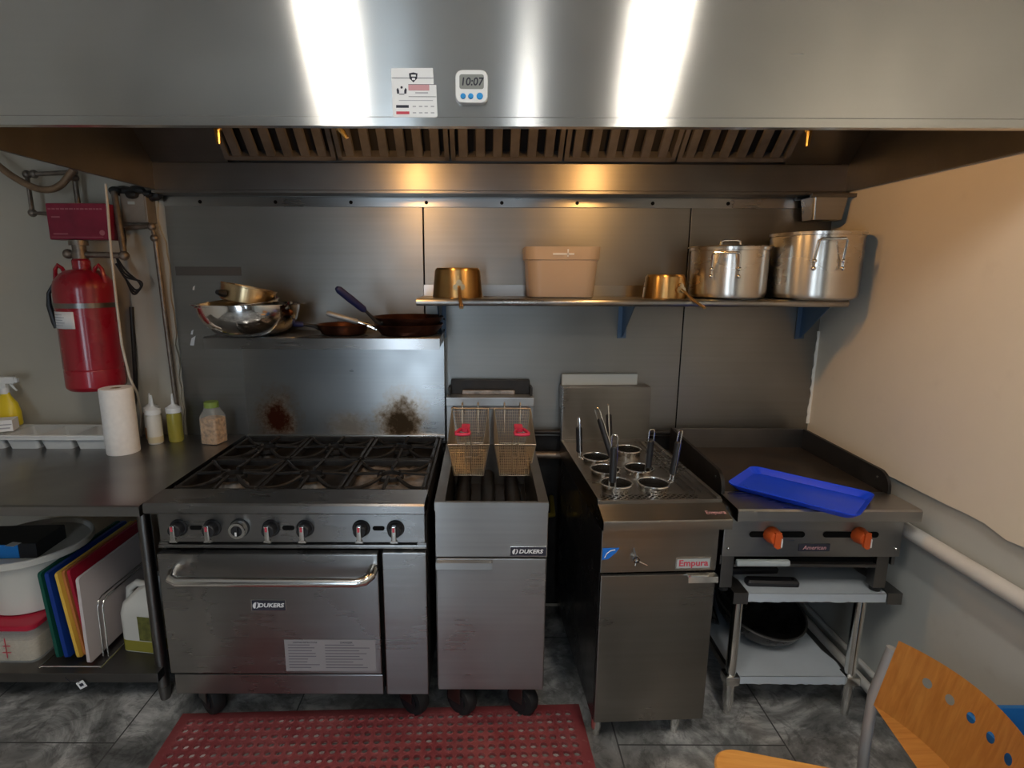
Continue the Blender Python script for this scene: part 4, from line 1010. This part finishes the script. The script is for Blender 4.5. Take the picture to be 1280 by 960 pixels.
# ------------------------------------------------------------------ bowls and pans on the range shelf
ZS = 1.3985
bw = thing('mixing_bowl', 'large polished steel mixing bowl with wide rim on the range shelf', 'bowl', (-.975,-.235,ZS))
def bowl(t, R, H, rb, fl, mt='polish'):
    pr = [(0,0), (rb,0)]
    for i in range(1, 11):
        a = PI/2*i/10; pr.append((rb+(R-rb)*math.sin(a)**.9, H*(1-math.cos(a))))
    pr += [(R+fl, H+.002), (R+fl+.002, H-.001)][:1]
    inn = [(R+fl, H+.004), (R, H+.002)] + [(max(0, r-.002), z+.0025) for r, z in reversed(pr[1:11])] + [(0,.0025)]
    B().lathe(pr+inn, n=64).build('bowl_shell', mt, t)
bowl(bw, .198, .128, .075, .024)
b2 = thing('mixing_bowl', 'smaller polished bowl nested inside the wide rimmed mixing bowl', 'bowl', (-1.005,-.245,ZS+.013), (math.radians(5), math.radians(-4), 0))
bowl(b2, .158, .124, .05, .010)
gp_ = thing('saucepan', 'pale gold saucepan lying tilted inside the stacked mixing bowls', 'saucepan', (-.985,-.235,ZS+.131), (math.radians(-4), math.radians(11), 0))
B().lathe([(0,.0), (.098,.0), (.104,.005), (.106,.062), (.109,.064), (.109,.068), (.103,.068), (.101,.007), (0,.004)], n=48).build('pan_shell', 'goldpale', gp_)
B().tube([(-.055,-.092,.026), (-.062,-.104,.026), (-.070,-.125,.028)], [.016,.014,.009], 10).build('handle_stub', 'blackpl', gp_)
def frypan(loc, rot, R, ang, hmat, lab, hl=.17, rise=.35, H=.043, rhand=.0115):
    t = thing('frying_pan', lab, 'frying pan', loc, rot)
    rb = R*.72
    B().lathe([(0,0), (rb,0), (rb+.01,.004), (R-.006,H-.008), (R,H), (R-.002,H+.0015), (R-.009,H-.006), (rb+.006,.007), (rb-.004,.0035), (0,.0035)], n=52).build('pan_shell', 'copper', t)
    a = math.radians(ang); c, s = math.cos(a), math.sin(a)
    def q(d, z): return (c*d, s*d, z)
    n = B().tube([q(R*.9,H*.5), q(R+.012,H*.75), q(R+.055,H*.75+.055*rise), q(R+.075,H*.75+.075*rise)], [.010,.008,.006,.006], 10, flat=1)
    for dd in (-.35,.35): n.sphere((c*R*.93-s*dd*.03, s*R*.93+c*dd*.03, H*.62), .006, 8)
    n.build('handle_neck', 'chrome' if hmat == 'frame' else 'iron', t)
    B().tube([q(R+.060,H*.75+.060*rise), q(R+.068,H*.75+.068*rise), q(R+.06+hl*.5,H*.75+(.06+hl*.5)*rise), q(R+.05+hl,H*.75+(.05+hl)*rise), q(R+.06+hl,H*.75+(.06+hl)*rise)], [rhand*.7,rhand,rhand*1.1,rhand*1.05,rhand*.6], 12).build('handle_grip', hmat, t)
    return t
frypan((-.600,-.195,ZS), (0,0,0), .112, 176, 'navy', 'small frying pan with blue handle pointing left, middle of the range shelf', hl=.11, rise=.10)
frypan((-.325,-.195,ZS), (0,0,0), .148, 186, 'frame', 'lower frying pan of the stack, grey handle pointing left', hl=.13, rise=.30, H=.046)
frypan((-.325,-.195,ZS+.030), (0,0,math.radians(2)), .150, 222, 'navy', 'upper frying pan of the stack, blue handle raised up', hl=.12, rise=.75, H=.046, rhand=.014)

# ------------------------------------------------------------------ long wall shelf
ws = thing('wall_shelf', 'long steel wall shelf with rolled edge on triangular brackets', 'shelf', (.585,-.16,1.54))
W_ = lambda b, nm, mt, par=ws, **k: wpart(b, nm, mt, par, ws, **k)
W_(B().box(-.277, 1.452, -.298, -.012, 1.546, 1.554).box(-.277, 1.452, -.016, -.012, 1.55, 1.603).tube([(-.277,-.300,1.540), (1.452,-.300,1.540)], .0145, 14), 'shelf_board', 'steel')
for x in (-.20, .622, 1.436):
    q = W_(B().prism([(x,-.0125,1.546), (x,-.23,1.546), (x,-.225,1.53), (x,-.03,1.375), (x,-.0125,1.370)], (.003,0,0)).box(x-.018, x+.022, -.014, -.0075, 1.365, 1.546, .001), 'bracket', 'bracket')
    W_(B().sphere((x+.012,-.0145,1.40),.005,8).sphere((x+.012,-.0145,1.45),.005,8), 'bolt', 'soot', q)
ZL = 1.5545
def upturned(name, lab, x, y, r0, r1, h, mat, ang, lng):
    t = thing(name, lab, 'saucepan', (x, y, ZL))
    B().lathe([(r0-.004,.004), (r0,0), (r0+.001,.004), (r1+.003,h-.012), (r1-.005,h-.001), (r1-.02,h), (0,h), (0,h-.004), (r1-.02,h-.004), (r1-.005,h-.008)], n=48).build('pan_shell', mat, t)
    a = math.radians(ang); c, s = math.cos(a), math.sin(a); rr = r0-(r0-r1)*.3
    b = B()
    for (u, v) in ((0,.013), (-.013,-.004), (.013,-.004)):
        b.tube([(c*(rr+.002)-s*u*1, s*(rr+.002)+c*u, h*.40+v), (c*(rr+.007)-s*u, s*(rr+.007)+c*u, h*.40+v)], .012, 14)
    pl = b.build('handle_plate', 'goldpale', t)
    B().tube([(c*(rr+.006), s*(rr+.006), h*.38), (c*(rr+.03), s*(rr+.03), h*.26), (c*(rr+lng*.55), s*(rr+lng*.55), -.004), (c*(rr+lng), s*(rr+lng), -.03)], [.007,.006,.007,.009], 10, flat=.6).build('handle', 'goldpale', t)
    return t
upturned('saucepan', 'gold saucepan turned upside down at the left end of the wall shelf', -.118, -.165, .104, .092, .122, 'gold', -84, .15)
upturned('saucepan', 'small gold saucepan upside down beside the lidded stock pot', .755, -.175, .088, .078, .098, 'gold', -62, .13)
tc = thing('plastic_tub', 'cloudy amber plastic tub standing on the wall shelf', 'tub', (.312,-.160,ZL))
B().loft([rrect(-.128, .128, -.105, .105, .05, 0, 7), rrect(-.133, .133, -.11, .11, .05, .006, 7), rrect(-.143, .143, -.12, .12, .05, .152, 7), rrect(-.150, .150, -.126, .126, .05, .155, 7), rrect(-.152, .152, -.128, .128, .05, .205, 7), rrect(-.146, .146, -.122, .122, .05, .205, 7), rrect(-.138, .138, -.115, .115, .05, .15, 7), rrect(-.128, .128, -.105, .105, .05, .008, 7)]).build('tub_body', 'tub', tc)
B().loft([rrect(-.127, .127, -.104, .104, .049, .0085, 7), rrect(-.128, .128, -.105, .105, .049, .026, 7)]).build('dregs', 'amber', tc)
B().box(-.045, .04, -.1295, -.128, .172, .180, .0005).box(.012, .018, -.1295, -.128, .165, .195, .0005).build('tape_mark', 'paper', tc)
def stockpot(lab, x, y, R, H, ang, lid, loop):
    t = thing('stock_pot', lab, 'stock pot', (x, y, ZL))
    B().lathe([(0,0), (R-.025,0), (R-.006,.008), (R,.024), (R,H-.014), (R+.004,H-.012), (R+.005,H), (R-.004,H), (R-.004,.02), (R-.02,.005), (0,.005)], n=64).build('pot_shell', 'pot', t)
    for k in range(2):
        a = math.radians(ang+180*k); c, s = math.cos(a), math.sin(a); u = Vector((-s,c,0)); o = Vector((c,s,0)); hw = .05
        z0, z1 = H*.55, H*.88
        h = B().tube([o*(R+.006)-u*hw+Vector((0,0,z0-.02)), o*(R+.008)-u*hw+Vector((0,0,z0+.012)), o*(R+loop)-u*hw*.95+Vector((0,0,z1-.005)), o*(R+loop+.004)-u*hw*.8+Vector((0,0,z1)), o*(R+loop+.004)+u*hw*.8+Vector((0,0,z1)), o*(R+loop)+u*hw*.95+Vector((0,0,z1-.005)), o*(R+.008)+u*hw+Vector((0,0,z0+.012)), o*(R+.006)+u*hw+Vector((0,0,z0-.02))], .005, 10)
        h = h.build('handle', 'chrome', t)
        b = B()
        for sg in (-1, 1):
            for dz in (-.022, .006): b.sphere(o*(R+.010)+u*hw*sg+Vector((0,0,z0+dz)), .009, 10)
        b.build('rivet', 'chrome', h)
    if lid:
        l = B().lathe([(0,H+.013), (R*.5,H+.011), (R-.004,H+.006), (R+.012,H+.004), (R+.014,H+.0015), (R+.012,H+.0005), (0,H+.0005)], n=64).build('lid', 'pot', t)
        B().tube([(-.04,0,H+.012), (-.038,0,H+.026), (-.025,0,H+.030), (.025,0,H+.030), (.038,0,H+.026), (.04,0,H+.012)], .006, 10).build('lid_handle', 'chrome', l)
    return t
stockpot('medium aluminium stock pot with lid on the wall shelf', 1.012, -.185,   .151, .206, -117, True, .03)
stockpot('largest open aluminium stock pot at the right end of the wall shelf', 1.348, -.215, .170, .262, -104, False, .035)
gc = thing('grease_cup', 'small steel grease cup hanging under the right end of the hood', 'grease cup', (1.435,-.085,1.88))
b = B().loft([rrect(-.063, .063, -.045, .045, .012, 0, 4), rrect(-.073, .073, -.055, .055, .012, .092, 4), rrect(-.071, .071, -.053, .053, .012, .092, 4), rrect(-.061, .061, -.043, .043, .012, .002, 4)]); b.build('cup', 'steel', gc)
B().box(-.09, .10, -.068, -.050, .089, .104, .002).box(-.09, .10, .05, .066, .089, .104, .002).build('hanger_bracket', 'steel_dark', gc)

# service pipes in the dark gap behind fryer and cooker
piping('pipe', 'black gas pipe across the steel wall behind the noodle cooker', 'pipe', [[(.20,-.05,.93), (.95,-.05,.93)]], mat='soot', r=.012)
piping('gas_hose', 'yellow gas hose low behind the gap between fryer and noodle cooker', 'hose', [[(.245,-.03,.62), (.245,-.12,.585), (.27,-.17,.568), (.315,-.15,.562), (.32,-.03,.60)]], mat='gasyel', r=.012)
piping('pipe', 'grey pipe above the yellow gas hose behind the fryer', 'pipe', [[(-.1,-.06,.82), (.36,-.06,.82)]], mat='pipe', r=.018)

# ------------------------------------------------------------------ rubber floor mat with real drain holes
mt = thing('floor_mat', 'red rubber kitchen mat full of drain holes in front of the range', 'mat', (-.372,-1.143,0), (0,0,math.radians(2.1)))
b = B(); bm = b.bm; Wm, Dm, th = 1.52, .91, .009; nxm, nym = 39, 23; brd = .035
cx_, cy_ = (Wm-2*brd)/nxm, (Dm-2*brd)/nym; hr = .0125
grid_t = {}; 
def gv(i, j, z=th):
    k = (i, j, z)
    if k not in grid_t: grid_t[k] = bm.verts.new((-Wm/2+brd+cx_*i, -Dm/2+brd+cy_*j, z))
    return grid_t[k]
for j in range(nym):
    for i in range(nxm):
        X, Y = -Wm/2+brd+cx_*(i+.5), -Dm/2+brd+cy_*(j+.5)
        c = [gv(i, j), gv(i+1, j), gv(i+1, j+1), gv(i, j+1)]
        A = [math.radians(225+45*k) for k in range(8)]
        o_ = [bm.verts.new((X+(hr+.0045)*math.cos(a), Y+(hr+.0045)*math.sin(a), th)) for a in A]
        t_ = [bm.verts.new((X+(hr+.002)*math.cos(a), Y+(hr+.002)*math.sin(a), th+.004)) for a in A]
        h_ = [bm.verts.new((X+hr*math.cos(a), Y+hr*math.sin(a), th+.0035)) for a in A]
        l_ = [bm.verts.new((X+hr*math.cos(a), Y+hr*math.sin(a), .001)) for a in A]
        for k in range(8):
            n_ = (k+1) % 8
            bm.faces.new((o_[k], o_[n_], t_[n_], t_[k])); bm.faces.new((t_[k], t_[n_], h_[n_], h_[k])); bm.faces.new((h_[k], h_[n_], l_[n_], l_[k]))
        for q in range(4):
            k = q*2; bm.faces.new((c[q], c[(q+1) % 4], o_[(k+2) % 8], o_[(k+1) % 8], o_[k]))
ob = [(-Wm/2, -Dm/2), (Wm/2, -Dm/2), (Wm/2, Dm/2), (-Wm/2, Dm/2)]
vo = [bm.verts.new((p[0], p[1], .003)) for p in ob]
vi = [gv(0,0), gv(nxm,0), gv(nxm,nym), gv(0,nym)]
edges = [[gv(i,0) for i in range(nxm+1)], [gv(nxm,j) for j in range(nym+1)], [gv(i,nym) for i in range(nxm,-1,-1)], [gv(0,j) for j in range(nym,-1,-1)]]
for q in range(4): bm.faces.new([vo[q], vo[(q+1) % 4]] + edges[q][::-1])
vb = [bm.verts.new((p[0], p[1], .0005)) for p in ob]
for q in range(4): bm.faces.new((vo[q], vo[(q+1) % 4], vb[(q+1) % 4], vb[q]))
b.build('mat_sheet', 'mat', mt, smooth=30)

# ------------------------------------------------------------------ chair at the lower right
ch = thing('cafe_chair', 'cafe chair with orange plywood seat, pierced back and grey tube frame', 'chair', (.755,-1.552,0), (0,0,math.radians(-9)))
b = B(); hw = .235
def backx(u): return .20 + .062*(1-(u/hw)**2)      # bowed plan of the back rest
def topz(u): return .783+.018*(1-(u/hw)**2)
def botz(u): return .600+.012*(1-(u/hw)**2)
cols, rws = 60, 16
th_ = .011
hol = [(-.156+.052*k, .726+.012*(1-((-.156+.052*k)/hw)**2)) for k in range(7)]
def inhole(u, z): return any((u-hu)**2+(z-hz_)**2 < .0115**2 for hu, hz_ in hol)
# plate outline with circular holes: fill in the (u,z) plane, then bend and thicken
import mathutils.geometry as mg
outer = []
for i in range(29): u = -hw+2*hw*i/28; outer.append((u, topz(u)))
for i in range(29): u = hw-2*hw*i/28; outer.append((u, botz(u)))
pts = list(outer); eds = [(i, (i+1) % len(outer)) for i in range(len(outer))]
for hu, hz_ in hol:
    s = len(pts); 
    for k in range(18): pts.append((hu+.0108*math.cos(2*PI*k/18), hz_+.0108*math.sin(2*PI*k/18)))
    eds += [(s+k, s+(k+1) % 18) for k in range(18)]
for i in range(1, 28):
    for j in range(1, 9):
        u = -hw+2*hw*i/28; z = botz(u)+(topz(u)-botz(u))*j/9
        if all((u-hu)**2+(z-hz_)**2 > .017**2 for hu, hz_ in hol): pts.append((u, z))
vs2, es2, fs2, *_ = mg.delaunay_2d_cdt([Vector(p) for p in pts], eds, [], 0, 1e-6)
vv = [b.bm.verts.new((backx(p.x), p.y, 0)) for p in vs2]
for v, p in zip(vv, vs2): v.co = Vector((backx(p.x)+.18*(p.y-.70), p.x, p.y))
for f in fs2:
    c = sum((vs2[i] for i in f), Vector((0,0)))/len(f)
    if not any((c.x-hu)**2+(c.y-hz_)**2 < .0104**2 for hu, hz_ in hol): b.bm.faces.new([vv[i] for i in f])
r_ = bmesh.ops.solidify(b.bm, geom=b.bm.faces[:], thickness=th_)
b.build('back_rest', 'wood', ch, smooth=30)
P0 = [(p[0]-.006, p[1]*(1-.085*(p[0]+.20)/.39*2), p[2]) for p in rrect(-.20, .19, -.20, .20, .065, .445, 8)]
b = B().loft([[(p[0]*.985, p[1]*.985, .445) for p in P0], [(p[0], p[1], .449) for p in P0], [(p[0], p[1], .456) for p in P0], [(p[0]*.98, p[1]*.98, .460) for p in P0]])
b.build('seat', 'wood', ch)
for s in (-1, 1):
    y = s*.249
    B().tube([(.212,y,.752), (.186,y,.62), (.185,y,.45), (.20,y,.22), (.235,y,.0)], .0125, 14).build('back_leg', 'frame', ch)
    B().tube([(.18,s*.19,.43), (-.14,s*.185,.432), (-.17,s*.185,.41), (-.20,s*.19,.0)], .0115, 14).build('front_leg', 'frame', ch)
B().tube([(.18,-.195,.43), (.18,.195,.43)], .0105, 12).tube([(-.13,-.185,.432), (-.13,.185,.432)], .0105, 12).build('seat_rail', 'frame', ch)
bn = thing('storage_bin', 'blue plastic bin standing by the right wall behind the chair', 'bin', (1.40,-1.42,0))
B().loft([rrect(-.085, .085, -.14, .14, .02, 0, 4), rrect(-.105, .105, -.175, .175, .02, .49, 4), rrect(-.112, .112, -.182, .182, .02, .49, 4), rrect(-.112, .112, -.182, .182, .02, .505, 4), rrect(-.100, .100, -.17, .17, .02, .505, 4), rrect(-.08, .08, -.135, .135, .02, .006, 4)]).build('bin_shell', 'bluebin', bn)

GROUPS = {'cutting_board':'cutting boards in the rack', 'noodle_strainer':'strainers in the noodle cooker', 'fryer_basket':'baskets of the deep fryer', 'saucepan':'gold coloured saucepans', 'stock_pot':'stock pots on the wall shelf', 'frying_pan':'frying pans on the range shelf', 'mixing_bowl':'nested mixing bowls', 'squeeze_bottle':'squeeze bottles on the table', 'sticker_scrap':'sticker scraps on the steel wall', 'tool_handle':'black handled tools on the stand', 'pipe':'service pipes'}
for o in COL.objects:
    k = o.name.split('.')[0]
    if o.parent is None and k in GROUPS: o['group'] = GROUPS[k]

# ------------------------------------------------------------------ camera and output
f, pitch, roll = 697.35, .1941, .0036
fw = Vector((0, math.cos(pitch), -math.sin(pitch))); rt = Vector((1,0,0)); up = rt.cross(fw)
r2 = math.cos(roll)*rt + math.sin(roll)*up; u2 = -math.sin(roll)*rt + math.cos(roll)*up
cam = bpy.data.cameras.new('camera'); co = bpy.data.objects.new('camera', cam); COL.objects.link(co)
mw = Matrix.Identity(4)
for i in range(3): mw[i][0], mw[i][1], mw[i][2] = r2[i], u2[i], -fw[i]
mw.translation = Vector((0,-2.56,1.65)); co.matrix_world = mw
cam.sensor_width = 36; cam.lens = 36*f/1280; cam.shift_x = (640-606.44)/1280; cam.clip_start = .02
S.camera = co
w = bpy.data.worlds.new('world'); S.world = w; w.use_nodes = True
w.node_tree.nodes['Background'].inputs[0].default_value = (.6,.7,.8,1); w.node_tree.nodes['Background'].inputs[1].default_value = .3
S.view_settings.view_transform = 'Standard'; S.view_settings.look = 'None'; S.view_settings.gamma = 1
S.view_settings.use_curve_mapping = False; S.view_settings.exposure = .42
S.cycles.use_denoising = True; S.cycles.max_bounces = 8; S.cycles.glossy_bounces = 5; S.cycles.transmission_bounces = 8; S.cycles.sample_clamp_indirect = 4
S.cycles.caustics_reflective = False; S.cycles.caustics_refractive = False
